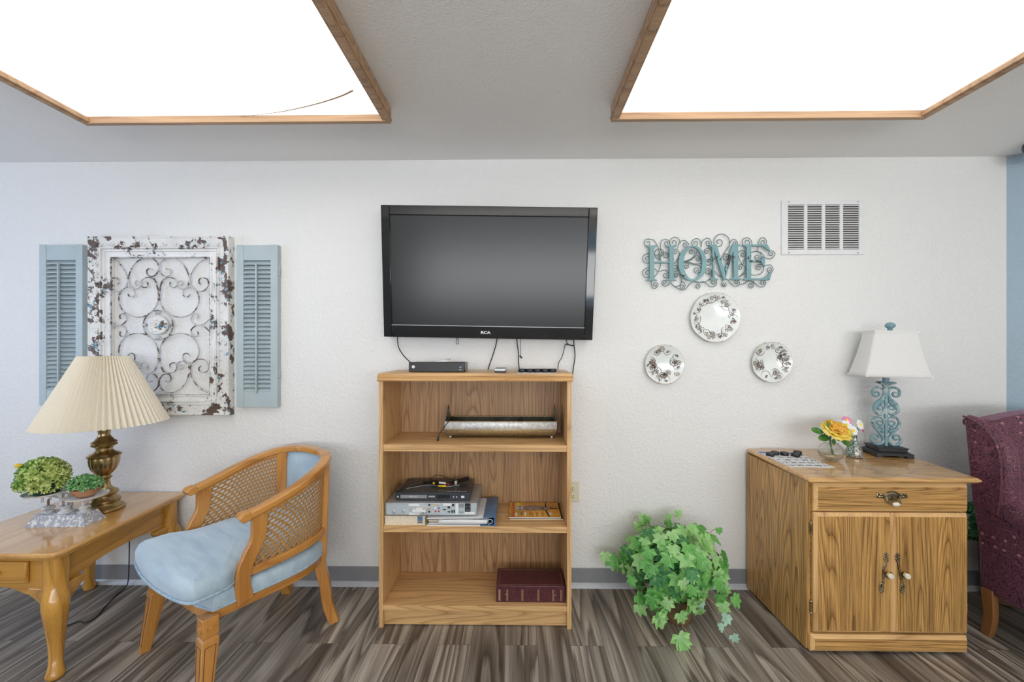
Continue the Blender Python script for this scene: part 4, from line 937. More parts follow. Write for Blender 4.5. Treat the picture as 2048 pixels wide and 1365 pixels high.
# ------------------------------------------------------------ ornate scroll frame
def fp(cx, cy, y=-.03): return at(160+cx/3.5, 460+cy/3.5, y)
A = fp(52, 45, -.045); B = fp(1042, 1300, -.045)
fx0, fx1, fz0, fz1 = A.x, B.x, B.z, A.z
t = thing('scroll_wall_frame', 'distressed white ornate frame filled with iron scrollwork between the shutters', 'wall decor', ((fx0+fx1)/2, 0, (fz0+fz1)/2))
a_ = fp(206, 190, -.03); b_ = fp(908, 1160, -.03); ox0, ox1, oz0, oz1 = a_.x, b_.x, b_.z, a_.z
def ringframe(name, X0, X1, Z0, Z1, x0, x1, z0, z1, prof, mat, steps=None):
    """prof: list of (s, y) with s 0=outer 1=inner edge"""
    rows = []
    for s, y in prof:
        rows.append([(X0+(x0-X0)*s, y, Z0+(z0-Z0)*s), (X1+(x1-X1)*s, y, Z0+(z0-Z0)*s), (X1+(x1-X1)*s, y, Z1+(z1-Z1)*s), (X0+(x0-X0)*s, y, Z1+(z1-Z1)*s)])
    rows.append(rows[0]); return MB().grid(rows, wrap=True)
sx = .62
mx0, mx1 = fx0+(ox0-fx0)*sx, fx1+(ox1-fx1)*sx; mz0, mz1 = fz0+(oz0-fz0)*sx, fz1+(oz1-fz1)*sx
b = ringframe('f', fx0, fx1, fz0, fz1, mx0, mx1, mz0, mz1, [(0, -.002), (0, -.042), (.04, -.047), (.14, -.047), (.18, -.044), (.4, -.043), (.78, -.034), (.82, -.030), (.86, -.038), (.94, -.038), (1, -.030), (1, -.002)], 'distress')
rr = random.Random(5); bw = abs(mx0-fx0)
def relief(x, z, s):
    b.ball((x, -.040, z), s, 7, squash=(1, .55, 1))
    for j in range(5):
        a = j*1.256+rr.uniform(-.3, .3); b.ball((x+s*1.2*math.cos(a), -.040, z+s*1.2*math.sin(a)), s*.62, 6, squash=(1, .5, 1))
n_ = 18
for k in range(n_):
    z = fz0+.05+(fz1-fz0-.10)*k/(n_-1)
    for x in (fx0+bw*.62, fx1-bw*.62): relief(x+rr.uniform(-.003, .003), z, .0085)
for k in range(12):
    x = fx0+.07+(fx1-fx0-.14)*k/11
    for z in (fz0+bw*.62, fz1-bw*.62): relief(x, z+rr.uniform(-.003, .003), .0085)
b.build('outer_moulding', 'distress', t, label='ornate relief moulding with brown chips')
ringframe('f', mx0, mx1, mz0, mz1, ox0, ox1, oz0, oz1, [(0, -.002), (0, -.026), (.10, -.026), (.16, -.034), (.28, -.034), (.34, -.028), (.82, -.022), (.86, -.028), (1, -.028), (1, -.002)], 'x').build('inner_moulding', 'distress2', t)
MB().bar([(ox0+.002, -.024, oz0+.002), (ox1-.002, -.024, oz0+.002), (ox1-.002, -.024, oz1-.002), (ox0+.002, -.024, oz1-.002)], .003, .003, up=(0, 1, 0), closed=True).build('iron_border', 'iron', t)
b = MB()
def fs_(st, c, sg, turns=.55, rin=.62, r_=.0035):
    b.tube([fp(x, y, -.022) for x, y in scroll(st, c, turns, sg, rin)], r_, 8, flat=(1.25, .8), up=(0, 1, 0))
CXm, CYm = 552, 668
base_s = [
 ([(215, 195), (280, 240), (325, 310), (333, 370), (300, 420), (240, 428), (205, 385), (215, 345), (250, 335)], (247, 365), 1, .38, .7),
 ([(352, 410), (338, 340), (375, 250), (430, 205), (490, 195), (540, 230), (550, 280), (520, 322), (480, 322), (466, 292)], (495, 292), 1, .35, .6),
 ([(338, 340), (350, 390), (380, 415), (415, 405), (424, 375), (400, 355)], (404, 378), -1, .4, .5),
 ([(520, 340), (546, 420), (540, 520), (480, 590), (400, 612), (320, 585), (280, 530), (272, 470), (295, 420), (340, 402), (380, 425), (380, 460)], (358, 448), 1, .42, .8),
 ([(545, 430), (530, 360), (480, 332), (435, 350), (425, 380)], (452, 380), -1, .6, .8),
 ([(200, 628), (240, 660), (290, 665), (325, 635), (320, 600)], (298, 610), -1, .55, .8)]
for st, c, sg, tu, ri in base_s:
    for mx_ in (0, 1):
        for my in (0, 1):
            fx_ = (lambda x: 2*CXm-x) if mx_ else (lambda x: x); fy_ = (lambda y: 2*CYm-y) if my else (lambda y: y)
            fs_([(fx_(x), fy_(y)) for x, y in st], (fx_(c[0]), fy_(c[1])), sg*(-1 if mx_ ^ my else 1), tu, ri)
b.build('iron_scrolls', 'iron', t)
MB().tube([fp(547+103*math.cos(a), 668+103*math.sin(a), -.02) for a in [2*PI*k/48 for k in range(48)]], .0034, 8, closed=True).build('centre_ring', 'iron', t)
cc = fp(547, 668, -.02)
med = MB(Matrix.Translation((cc.x, -.012, cc.z)) @ UPX); med.lathe([(.086*.62, 0), (.086*.62, .012), (.05, .016), (.04, .0165), (.001, .014)], n=36)
for k in range(12):
    a = 2*PI*k/12; med.ball((.033*math.cos(a), .033*math.sin(a), .016), .010, 8, squash=(.9+.4*abs(math.cos(a)), .9+.4*abs(math.sin(a)), .5))
for k in range(8):
    a = 2*PI*k/8; med.ball((.015*math.cos(a), .015*math.sin(a), .019), .007, 8, squash=(1, 1, .6))
med.build('centre_rosette', 'distress2', t)
for px, py in ((545, 582), (547, 756), (460, 666), (626, 668)): q = fp(px, py, -.024); MB().ball((q.x, -.026, q.z), .011, 12).build('ball_stud', 'whitepost', t)
MB().box(cc.x-.06, cc.x+.06, -.016, -.008, cc.z-.004, cc.z+.004).build('rosette_strap', 'iron', t)

# ------------------------------------------------------------ oak cabinet
kx0, kx1, ky0, ky1 = 1.292, 1.985, -.482, -.02
t = thing('storage_cabinet', 'oak two-door cabinet with one drawer standing against the wall', 'cabinet', ((kx0+kx1)/2, (ky0+ky1)/2, 0))
b = MB(); b.box(kx0, kx0+.018, ky0, ky1, .016, .765); b.build('side_panel', 'cabZ', t, bevel=.001)
b = MB(); b.box(kx1-.018, kx1, ky0, ky1, .016, .765); b.build('side_panel', 'cabZ', t, bevel=.001)
MB().box(kx0+.018, kx1-.018, ky0+.004, ky1, .04, .76).build('carcass', 'cabX', t)
YD = -.500
def bevpanel(x0, x1, z0, z1, mat, edge, name, label=None):
    e = .016
    b = MB(); yb = ky0; ym = YD+.006
    outer = [(x0, z0), (x1, z0), (x1, z1), (x0, z1)]; inner = [(x0+e, z0+e*.7), (x1-.003, z0+e*.7), (x1-.003, z1-e), (x0+e, z1-e)]
    vs = [(x, yb, z) for x, z in outer]+[(x, ym, z) for x, z in outer]+[(x, YD-.001, z) for x, z in inner]
    b.add(vs, [(3, 2, 1, 0)], 0); b.add(vs, [(0, 1, 5, 4), (1, 2, 6, 5), (2, 3, 7, 6), (3, 0, 4, 7), (4, 5, 9, 8), (5, 6, 10, 9), (6, 7, 11, 10), (7, 4, 8, 11)], 1); b.add(vs, [(8, 9, 10, 11)], 0)
    return b.build(name, [mat, edge], t, smooth=0, weld=True, label=label)
dr = bevpanel(kx0+.024, kx1, .636, .762, 'cabX', 'cabEdge', 'drawer')
mid = 1.652
d1 = bevpanel(kx0+.024, mid-.002, .098, .630, 'cabZ', 'cabEdgeZ', 'door')
d2 = bevpanel(mid+.002, kx1, .098, .630, 'cabZ', 'cabEdgeZ', 'door')
bevpanel(kx0+.010, kx1, .014, .088, 'cabX', 'cabEdge', 'plinth')
MB().box(kx0+.03, kx1-.03, ky0+.05, ky1-.02, 0, .03).build('gap_shadow_block', 'darkvoid', t)  # dark block added under the cabinet; its colour stands for the gap's shadow
# top slab
tp_ = MB(); prof = [(-.526, .768), (-.519, .764), (-.010, .764), (-.010, .790), (-.519, .790), (-.526, .786), (-.530, .777)]
tp_.prism(prof, 1.278, 2.075, 'yz')
tpo = MB(); tpo.add([(1.284, -.517, .766), (2.016, -.511, .766), (2.078, -.008, .766), (1.308, -.008, .766), (1.273, -.529, .778), (2.030, -.522, .778), (2.096, -.003, .778), (1.298, -.003, .778), (1.283, -.516, .790), (2.018, -.510, .790), (2.083, -.004, .790), (1.308, -.004, .790)],
        [(3, 2, 1, 0), (8, 9, 10, 11)]+[(i, (i+1) % 4, 4+(i+1) % 4, 4+i) for i in range(4)]+[(4+i, 4+(i+1) % 4, 8+(i+1) % 4, 8+i) for i in range(4)])
tpo.build('top_slab', 'cabTop', t, bevel=.003)
# hardware
def hinge(x, z, side):
    b = MB(); b.tube([(x, YD+.012, z-.022), (x, YD+.012, z+.022)], .0042, 10); b.ball((x, YD+.012, z+.025), .0045, 8); b.ball((x, YD+.012, z-.025), .0045, 8)
    b.box(x-(.0 if side < 0 else .012), x+(.012 if side < 0 else 0), YD+.015, YD+.019, z-.017, z+.017)
    return b
for z in (.555, .205):
    hinge(kx0+.018, z, -1).build('hinge', 'brassdark', d1)
for z in (.555, .205):
    b = MB(); b.box(kx1, kx1+.011, YD+.012, YD+.016, z-.020, z+.020); b.tube([(kx1+.011, YD+.014, z-.022), (kx1+.011, YD+.014, z+.022)], .0035, 8); b.build('hinge', 'brassdark', d2)
# door pulls
for dd, x, lean in ((d1, 1.620, -1), (d2, 1.692, 1)):
    zc_ = .363; y = YD-.003
    b = MB()
    P = [(x+.003*lean*-1, y, zc_+.085), (x, y-.002, zc_+.05), (x-.006, y-.004, zc_+.02), (x-.006, y-.004, zc_-.01), (x-.002, y-.002, zc_-.04), (x-.008*(-lean if lean < 0 else -1)*(-1), y, zc_-.075)]
    xs = {-1: (.008, .006, -.004, -.004, -.006, -.012), 1: (-.014, -.012, -.008, -.004, .004, .006)}[lean]
    P = [(x+a, y, zc_+dz) for a, dz in zip(xs, (.085, .05, .02, -.005, -.035, -.075))]
    b.tube(cr(P, 5), .0045, 8)
    for (ex, ez, sg) in ((P[0][0], zc_+.072, 1), (P[-1][0], zc_-.062, -1)):
        for k in range(9):
            a = 2*PI*k/9; b.ball((ex+.0075*math.cos(a), y, ez+.019*math.sin(a)), 0.0052, 7, squash=(1, .7, 1))
    pl = b.build('pull_plate', 'brassdark', dd)
    T = Matrix.Translation((x+.008, YD-.002, zc_+.002)) @ UPX
    MB(T).lathe([(.006, 0), (.006, .010), (.013, .013), (.016, .018), (.014, .022)], n=20).build('knob_stem', 'brass', dd)
    MB(T).lathe([(.0125, .020), (.0128, .024), (.010, .028), (.001, .0295)], n=20).build('knob', 'cream', dd)
# drawer pull
x, zc_ = 1.652, .703; y = YD-.003
b = MB()
b.ball((x, y, zc_+.004), .036, 20, squash=(1, .12, .62)); b.tube([(x+.033*math.cos(a), y-.004, zc_+.004+.020*math.sin(a)) for a in [2*PI*k/28 for k in range(28)]], .0028, 6, closed=True)
for s in (-1, 1):
    for k in range(5): b.ball((x+s*(.040+k*.0058), y, zc_+.004+(.006 if k % 2 else -.004)), .0075-.0005*k, 8, squash=(1, .4, 1))
    b.tube(cr([(x+s*.028, y-.003, zc_+.012), (x+s*.042, y-.004, zc_+.006), (x+s*.060, y-.003, zc_+.012)], 5), .003, 6)
    b.ball((x+s*.063, y, zc_+.006), .0085, 8, squash=(.6, .4, 1.2))
b.build('pull_plate', 'brassdark', dr)
P = [(x-.029, y-.006, zc_), (x-.030, y-.012, zc_-.012), (x-.018, y-.016, zc_-.024), (x, y-.017, zc_-.027), (x+.018, y-.016, zc_-.024), (x+.030, y-.012, zc_-.012), (x+.029, y-.006, zc_)]
bl = MB().tube(cr(P, 6), .0036, 8).build('bail_handle', 'brassdark', dr)
MB().ball((x+.003, y-.018, zc_-.026), .0165, 16, squash=(1.05, .5, .55)).build('porcelain_grip', 'cream', bl)

# ------------------------------------------------------------ rose in a glass bowl
vx_, vy__ = 1.597, -.232; TZ = .7902
t = thing('glass_vase', 'round clear glass vase half filled with water on the oak cabinet', 'vase', (vx_, vy__, TZ))
G = [(.020, .001), (.030, .003), (.048, .016), (.056, .036), (.055, .052), (.045, .072), (.033, .082), (.030, .086), (.034, .092), (.0335, .0925)]
MB().lathe([(.001, TZ+.001)]+[(r_, TZ+z) for r_, z in G], (vx_, vy__), 40, caps=False).build('bowl', 'glass', t)
MB().lathe([(.028, TZ+.006), (.0455, TZ+.018), (.0525, TZ+.034), (.053, TZ+.041), (.001, TZ+.041)], (vx_, vy__), 40).build('water', 'water', t)
b = MB(); rr = random.Random(9)
for k in range(9):
    a = rr.uniform(0, 6.3); q = rr.uniform(0, .02); b.ball((vx_+q*math.cos(a), vy__+q*math.sin(a), TZ+.014+rr.uniform(0, .008)), .011, 8, squash=(1.1, 1.1, .7))
b.build('pebbles', 'pages', t)
t = thing('rose', 'yellow and orange artificial rose with dark leaves in the glass vase', 'flower', (vx_, vy__, TZ+.03))
b = MB(); b.tube(cr([(vx_+.015, vy__, TZ+.02), (vx_+.002, vy__, TZ+.06), (vx_-.004, vy__, TZ+.11), (vx_+.004, vy__-.005, TZ+.15)], 6), .0045, 8)
b.tube(cr([(vx_, vy__, TZ+.095), (vx_-.03, vy__, TZ+.13), (vx_-.055, vy__-.004, TZ+.155)], 5), .002, 6); b.tube(cr([(vx_, vy__, TZ+.095), (vx_+.03, vy__-.01, TZ+.115), (vx_+.06, vy__-.01, TZ+.105)], 5), .002, 6)
b.build('stem', 'greenstem', t)
def petal(m, c, nrm, upv, L_, W_, cup, mi, curl=.0, nseg=6):
    c = Vector(c); nrm = Vector(nrm).normalized(); u = Vector(upv); u = (u-nrm*u.dot(nrm)).normalized(); w_ = nrm.cross(u); rows = []
    for i in range(nseg+1):
        s = i/nseg; hw = W_*(math.sin(PI*min(1, s*.82+.10)))**.7; row = []
        for j in range(-3, 4):
            q = j/3; row.append(c+u*(L_*s)+w_*(hw*q)+nrm*(-cup*(1-q*q)*math.sin(PI*s*.9)+curl*s*s*s))
        rows.append(row)
    m.grid(rows, mi)
rc = Vector((vx_+.018, vy__-.01, TZ+.150)); ax = Vector((-.02, -.60, .80)).normalized()
b = MB(); rr = random.Random(4); side0 = ax.orthogonal().normalized()
for layer, (n_p, L_, W_, tilt, mi) in enumerate(((4, .034, .017, .08, 1), (5, .041, .022, .24, 1), (6, .046, .026, .44, 1), (6, .050, .030, .66, 0), (7, .050, .033, .92, 0))):
    for k in range(n_p):
        a = 2*PI*k/n_p+layer*.6+rr.uniform(-.1, .1); rad_ = Matrix.Rotation(a, 3, ax) @ side0
        up_ = ax*math.cos(tilt)+rad_*math.sin(tilt); nr = rad_*math.cos(tilt)-ax*math.sin(tilt)
        petal(b, rc-ax*.012+rad_*.004*(layer+1), nr, up_, L_, W_, .009, mi, .007+.003*layer)
c2 = rc+Vector((-.022, .01, .045)); 
for k in range(6):
    a = 2*PI*k/6; rad_ = Matrix.Rotation(a, 3, Vector((-.2, 0, 1))) @ Vector((1, 0, 0)); petal(b, c2-Vector((0, 0, .02)), rad_, Vector((0, 0, 1))+rad_*.5, .030, .014, .006, k % 2, .004)
b.build('petals', ['roseyellow', 'roseorange'], t, solid=.0006, recalc=False)
b = MB()
for c_, u_, n_v, L_, W_ in (((vx_-.045, vy__-.004, TZ+.140), (-1, 0, .42), (0.1, -1, .5), .052, .017), ((vx_-.015, vy__-.005, TZ+.118), (-1, -.1, -.12), (0, -.8, .6), .050, .019), ((vx_+.02, vy__-.03, TZ+.118), (.75, -.2, -.55), (.1, -.8, .5), .060, .019),
                             ((vx_+.04, vy__-.0, TZ+.122), (.9, .1, -.35), (.1, -.8, .55), .058, .018), ((vx_-.012, vy__-.02, TZ+.142), (.7, -.2, -.6), (.2, -.9, .4), .055, .013), ((vx_+.045, vy__+.01, TZ+.145), (.5, .1, .5), (0, -1, .1), .035, .014), ((vx_+.004, vy__-.01, TZ+.108), (.2, -.3, -.9), (0, -1, .1), .03, .01), ((vx_-.02, vy__-.015, TZ+.165), (-.1, 0, 1), (0, -1, .1), .03, .008)):
    petal(b, c_, n_v, u_, L_, W_, .004, 0, -.006, 8)
b.build('leaves', 'roseleaf', t, solid=.0006, recalc=False)
# flowers in the mercury glass bottle
mx, my_ = 1.762, -.175
tag(MB(Matrix.Translation((mx, my_, TZ))).lathe([(.030, .0), (.036, .004), (.0375, .012), (.036, .030), (.027, .058), (.016, .082), (.012, .10), (.0125, .118), (.017, .126), (.0155, .127), (.011, .118), (.010, .1)], n=40, caps=False).build('bottle_vase', 'mercury', origin=(mx, my_, TZ)), 'mottled green and copper bottle vase between the glass vase and the lamp', 'vase')
fl = [((-.052, -.01, .168), 'petalwhite', (-.15, -1, .35), .0235, 'leftmost white felt daisy in the bottle vase'), ((-.026, -.022, .142), 'petalwhite', (-.05, -1, .35), .023, 'lowest white felt daisy in the bottle vase'), ((.018, -.014, .172), 'petalwhite', (.45, -1, .3), .024, 'white felt daisy on the right of the bottle vase'),
      ((-.030, .01, .190), 'petalpink', (-.1, -.8, .7), .022, 'pink felt daisy at the top of the bottle vase bunch'), ((.045, .006, .152), 'petalpink', (.9, -.5, .3), .022, 'pink felt daisy hanging out on the right of the bottle vase'), ((-.034, .002, .128), 'petalpink', (-.2, -.3, -1), .014, 'small pink bloom tucked under the white daisies')]
for (p, mt, nr, rr_, lab) in fl:
    c_ = Vector((mx, my_, TZ))+Vector(p); nr = Vector(nr).normalized(); q = nr.to_track_quat('Z', 'Y').to_matrix().to_4x4(); T = Matrix.Translation(c_) @ q
    tf = thing('felt_flower', lab, 'flower', c_, group='felt daisies in the bottle vase')
    b = MB()
    for k in range(7): a = 2*PI*k/7; b.ball((rr_*.68*math.cos(a), rr_*.68*math.sin(a), 0), rr_*.47, 10, squash=(1, 1, .42), T=T)
    b.build('petals', mt, tf)
    MB().ball((0, 0, .003), rr_*.34, 10, squash=(1, 1, .7), T=T).build('flower_eye', 'eye', tf)
    st = Vector((mx, my_, TZ+.100)); MB().tube(cr([st, st+Vector((p[0]*.25, p[1]*.25, .025)), c_-nr*.006], 5), .0022, 6).build('stem', 'greenstem', tf)

# ------------------------------------------------------------ teal lamp
lx, ly = 1.968, -.128
t = thing('table_lamp', 'teal scrollwork table lamp with a white square shade on the cabinet', 'lamp', (lx, ly, TZ), (0, 0, R(-11)))
b = MB(); hw, hd_ = .083, .070
b.box(-hw, -hw+.03, -hd_, -hd_+.03, 0, .012); b.box(hw-.03, hw, -hd_, -hd_+.03, 0, .012); b.box(-hw, -hw+.03, hd_-.03, hd_, 0, .012); b.box(hw-.03, hw, hd_-.03, hd_, 0, .012)
b.box(-hw, hw, -hd_, hd_, .010, .022); b.taper((-hw+.004, hw-.004, -hd_+.004, hd_-.004), .022, (-hw+.016, hw-.016, -hd_+.014, hd_-.014), .030)
b.box(-hw+.018, hw-.018, -hd_+.016, hd_-.016, .030, .044); b.box(-hw+.014, hw-.014, -hd_+.012, hd_-.012, .044, .049)
b.build('plinth', 'lampbase', t, local=True, bevel=.0015, label='black stepped plinth')
b = MB(); b.tube([(0, 0, .049), (0, 0, .375)], .0085, 14)
b.lathe([(.008, .355), (.014, .362), (.018, .372), (.040, .382), (.043, .387), (.038, .390), (.014, .391), (.0145, .425), (.001, .425)], n=28); b.build('stem', 'teallamp', t, local=True)
def lp(px, py): return ((px-347)*.000595, (1190-py)*.000595+.049)
for s in (1, -1):
    b = MB()
    def sc2(st, c, sg, tu=.9, ri=.35, r_=.0085, fl=(1.15, .8)):
        if s > 0: P = scroll(st, c, tu, sg, ri)
        else: P = [(2*347-x, y) for x, y in scroll(st, c, tu, sg, ri)]
        n = len(P); b.tube([(lp(*p)[0], 0, lp(*p)[1]) for p in P], [r_*(1-.45*(i/n)**2) for i in range(n)], 10, flat=fl, up=(0, 1, 0))
    sc2([(332, 770), (290, 790), (262, 830), (258, 880), (300, 912), (330, 890), (330, 855)], (302, 855), -1)
    sc2([(262, 860), (300, 790), (328, 740), (330, 690), (290, 668), (248, 690), (245, 730)], (275, 725), -1)
    sc2([(300, 820), (318, 800), (322, 790)], (308, 805), -1, .6)
    sc2([(320, 1060), (270, 1040), (244, 985), (262, 942), (300, 935), (330, 960), (330, 990)], (300, 985), 1)
    sc2([(250, 1010), (300, 1080), (322, 1130), (315, 1170), (270, 1182), (236, 1150), (238, 1110)], (268, 1120), 1)
    sc2([(325, 1070), (300, 1050), (295, 1035)], (308, 1040), 1, .6)
    b.build('scroll_bracket', 'teallamp', t, local=True)
# shade: four concave flared faces
b = MB(); zb_, zt_ = .418, .660
rows = []
for i in range(13):
    s = i/12; f = (1-s)**1.35; hx = .100+(.150-.100)*f; hy = .052+(.080-.052)*f; r_ = .012
    row = []
    for sx_, sy_, a0 in ((-1, -1, PI), (1, -1, 1.5*PI), (1, 1, 0), (-1, 1, .5*PI)):
        for k in range(4): a = a0+k/3*PI/2; row.append((sx_*(hx-r_)+r_*math.cos(a), sy_*(hy-r_)+r_*math.sin(a), zb_+(zt_-zb_)*s))
    rows.append(row)
TS = Matrix.Translation((.001, 0, 0)) @ Matrix.Rotation(R(1.5), 4, 'Y')
b.grid(rows, wrap=True, T=TS); sh = b.build('lamp_shade', 'linen', t, local=True, solid=.002, smooth=50)
b = MB(TS)
for zz_, hx, hy in ((zt_-.006, .1015, .0535), (zb_+.004, .1485, .0785)):
    b.bar([(-hx, -hy, zz_), (hx, -hy, zz_), (hx, hy, zz_), (-hx, hy, zz_)], .0018, .006, up=(0, 0, 1), closed=True)
b.tube([(-.099, 0, zt_-.01), (.099, 0, zt_-.01)], .002, 6); b.tube([(0, 0, .42), (0, 0, zt_+.005)], .003, 6)
b.build('shade_trim', 'linen', sh, local=True)
MB(TS).lathe([(.010, zt_), (.012, zt_+.004), (.009, zt_+.010), (.013, zt_+.016), (.0215, zt_+.024), (.0225, zt_+.032), (.018, zt_+.041), (.008, zt_+.046), (.001, zt_+.047)], n=24).build('finial', 'teallamp', t, local=True)

# ------------------------------------------------------------ end table
ZT = .533
t = thing('end_table', 'honey-stained wooden end table with cabriole legs in the left corner', 'table', (-2.14, -.35, 0))
tx0, tx1, ty0, ty1 = -2.452, -1.852, -.712, -.012
c_ = .032
poly = [(tx0+c_, ty0), (tx1-c_-.01, ty0), (tx1-.012, ty0+.01), (tx1, ty0+c_+.01), (tx1-.052, ty1), (tx0-.03, ty1), (tx0, ty0+c_)]
b = MB(); b.prism(poly, ZT-.022, ZT, 'xy'); b.build('table_top', 'tabletop', t, bevel=.008, seg=3)
def inset(p, d): 
    cx = sum(a for a, _ in p)/len(p); cy = sum(b for _, b in p)/len(p)
    return [(a+(cx-a)*d, b+(cy-b)*d) for a, b in p]
b = MB(); b.prism(inset(poly, .035), ZT-.030, ZT-.022, 'xy'); b.build('under_moulding', 'tablewoodX', t)
ztop = ZT-.030
def apron(x0, y0, x1, y1, name, mat, hz=.35, drop=.03):
    n = 24; d = Vector((x1-x0, y1-y0, 0)); nv = Vector((-d.y, d.x, 0)).normalized()*.010; rows = []
    for i in range(n+1):
        s = i/n; p = Vector((x0, y0, 0))+d*s; zb = hz+drop*math.exp(-((s-.5)/.28)**4) if drop else hz
        rows.append([p+nv+Vector((0, 0, ztop)), p-nv+Vector((0, 0, ztop)), p-nv+Vector((0, 0, zb)), p+nv+Vector((0, 0, zb))])
    return MB().grid(rows, wrap=True).build(name, mat, t)
apron(tx1-.075, ty0+.075, tx1-.11, ty1-.05, 'side_apron', 'tablewood', .372, .022)
apron(tx0+.05, ty0+.075, tx0+.02, ty1-.05, 'side_apron', 'tablewood', .372, .022)
apron(tx0+.06, ty1-.045, tx1-.11, ty1-.045, 'back_apron', 'tablewoodX', .372, .02)
fa = apron(tx0+.07, ty0+.055, tx1-.09, ty0+.055, 'front_apron', 'tablewoodX', .340, .035)
dwr = MB().box(tx0+.10, tx1-.150, ty0+.028, ty0+.045, .395, .487).build('drawer', 'tablewoodX', t, bevel=.007, seg=2)
MB().box(tx0+.15, tx1-.20, ty0+.045, ty0+.19, .40, .48).build('drawer_box', 'tablewoodX', dwr)
for x in (tx0+.29-.05, tx0+.29+.05): MB().ball((x, ty0+.022, .447), .008, 12).build('pull_post', 'brass', dwr)
MB().tube(cr([(tx0+.24, ty0+.018, .445), (tx0+.25, ty0+.012, .425), (tx0+.29, ty0+.010, .418), (tx0+.33, ty0+.012, .425), (tx0+.34, ty0+.018, .445)], 6), .003, 8).build('bail_handle', 'brass', dwr)
# cabriole legs
def cab_leg(cx, cy, ox, oy, big=1.0):
    """ox, oy: outward diagonal direction"""
    b = MB(); d = Vector((ox, oy, 0)).normalized()
    prof = [(.50, .0, .033), (.40, .0, .033), (.365, .003, .037), (.335, .014, .042), (.30, .020, .043), (.26, .016, .039), (.20, .004, .032), (.14, -.004, .026), (.09, -.002, .0225), (.06, .006, .022), (.040, .016, .024), (.022, .024, .030), (.010, .024, .029), (0, .020, .024)]
    rows = []
    for z, off, r_ in prof:
        row = []; sq = 1.0 if z > .37 else 0.0
        for k in range(24):
            a = 2*PI*k/24; ca, sa = math.cos(a), math.sin(a)
            if sq: m_ = 1/max(abs(ca), abs(sa)); m_ = min(m_, 1.22); rr_ = r_*m_*.95
            else: rr_ = r_
            row.append((cx+d.x*off+rr_*ca, cy+d.y*off+rr_*sa, z))
        rows.append(row)
    b.grid(rows, wrap=True); b.add(rows[0], [tuple(range(24))]); b.add(rows[-1], [tuple(range(23, -1, -1))])
    lg = b.build('leg', 'tablewoodZ', t, smooth=60, weld=True)
    # knee wings on both aprons
    for wx, wy in ((-math.copysign(1, ox), 0), (0, -math.copysign(1, oy))):
        w2_ = MB(); dv = Vector((wx, wy, 0)); nv = Vector((-wy, wx, 0)); pp = [(.018, .372), (.095, .372), (.106, .358), (.094, .342), (.062, .318), (.034, .285), (.020, .262)]
        vs = []
        off = d*.006
        for s in (-1, 1):
            for u, z in pp: vs.append(Vector((cx, cy, 0))+off+dv*u+nv*(s*(.017 if u > .03 else .024))+Vector((0, 0, z)))
        n = len(pp); w2_.add(vs, [tuple(range(n)), tuple(range(2*n-1, n-1, -1))]+[(i, (i+1) % n, n+(i+1) % n, n+i) for i in range(n)])
        w2_.build('knee_bracket', 'tablewood', lg, bevel=.005, seg=3)
cab_leg(-1.918, -.648, 1, -1); cab_leg(-2.395, -.648, -1, -1); cab_leg(-1.955, -.070, 1, 1); cab_leg(-2.405, -.070, -1, 1)
P = [(-2.30, -.48, .006), (-2.25, -.50, .004), (-2.21, -.49, .004), (-2.19, -.44, .004), (-2.20, -.38, .004), (-2.26, -.34, .004), (-2.3, -.2, .004), (-2.28, -.05, .006), (-2.25, -.035, .3), (-2.2, -.02, .5)]
P = [(-2.20, -.36, .003), (-2.17, -.33, .003), (-2.13, -.34, .003), (-2.12, -.30, .003), (-2.16, -.22, .003), (-2.2, -.12, .003), (-2.22, -.05, .004), (-2.22, -.032, .04), (-2.22, -.026, .2), (-2.22, -.026, .36)]
tag(MB().tube(cr(P, 6), .0026, 8).build('power_cord', 'black', origin=P[0]), 'thin black lamp cord curling on the floor under the end table', 'cord')

# ------------------------------------------------------------ brass lamp
bx_, by_ = -2.112, -.268
t = thing('table_lamp', 'brass urn table lamp with a wide cream pleated shade on the end table', 'lamp', (bx_, by_, ZT))
pf = [(.066, 0), (.069, .004), (.069, .010), (.066, .014), (.062, .018), (.063, .022), (.056, .028), (.050, .036), (.050, .042), (.054, .046), (.054, .054), (.046, .062), (.040, .070), (.040, .078), (.046, .084), (.047, .092), (.042, .100), (.030, .108), (.022, .122), (.0185, .145), (.0185, .158), (.024, .162), (.026, .168), (.022, .173), (.020, .178)]
MB(Matrix.Translation((bx_, by_, ZT))).lathe([(q*1.17, z) for q, z in pf], n=48).build('pedestal', 'brass', t)
ur = [(.020, .178), (.030, .190), (.042, .212), (.048, .235), (.050, .258), (.049, .270)]
MB(Matrix.Translation((bx_, by_, ZT))).lathe([(q*1.17, z) for q, z in ur], n=72, rf=lambda a, z: 1+.07*abs(math.sin(5*a))-.04).build('fluted_urn', 'brass', t)
nk = [(.049, .270), (.056, .274), (.057, .280), (.050, .288), (.036, .296), (.028, .306), (.028, .318), (.034, .324), (.043, .330), (.044, .335), (.040, .339), (.043, .345), (.041, .350), (.032, .356), (.030, .362), (.024, .370), (.019, .384), (.020, .398), (.024, .408), (.022, .420), (.012, .424), (.006, .43), (.006, .60), (.001, .60)]
MB(Matrix.Translation((bx_, by_, ZT))).lathe([(q*1.17, z) for q, z in nk], n=48).build('neck', 'brass', t)
b = MB(); npl = 62; zb_, zt_ = .974, 1.318; rb_, rt_ = .243, .092
rows = []
for i in range(9):
    s = i/8; r_ = rb_+(rt_-rb_)*s; row = []
    for k in range(npl*4):
        a = 2*PI*k/(npl*4); tri = 1-2*abs(((k/4) % 1)-.5)*2; w_ = tri*.0125*(1-.5*s); row.append((bx_+(r_+w_)*math.cos(a), by_+(r_+w_)*math.sin(a), zb_+(zt_-zb_)*s))
    rows.append(row)
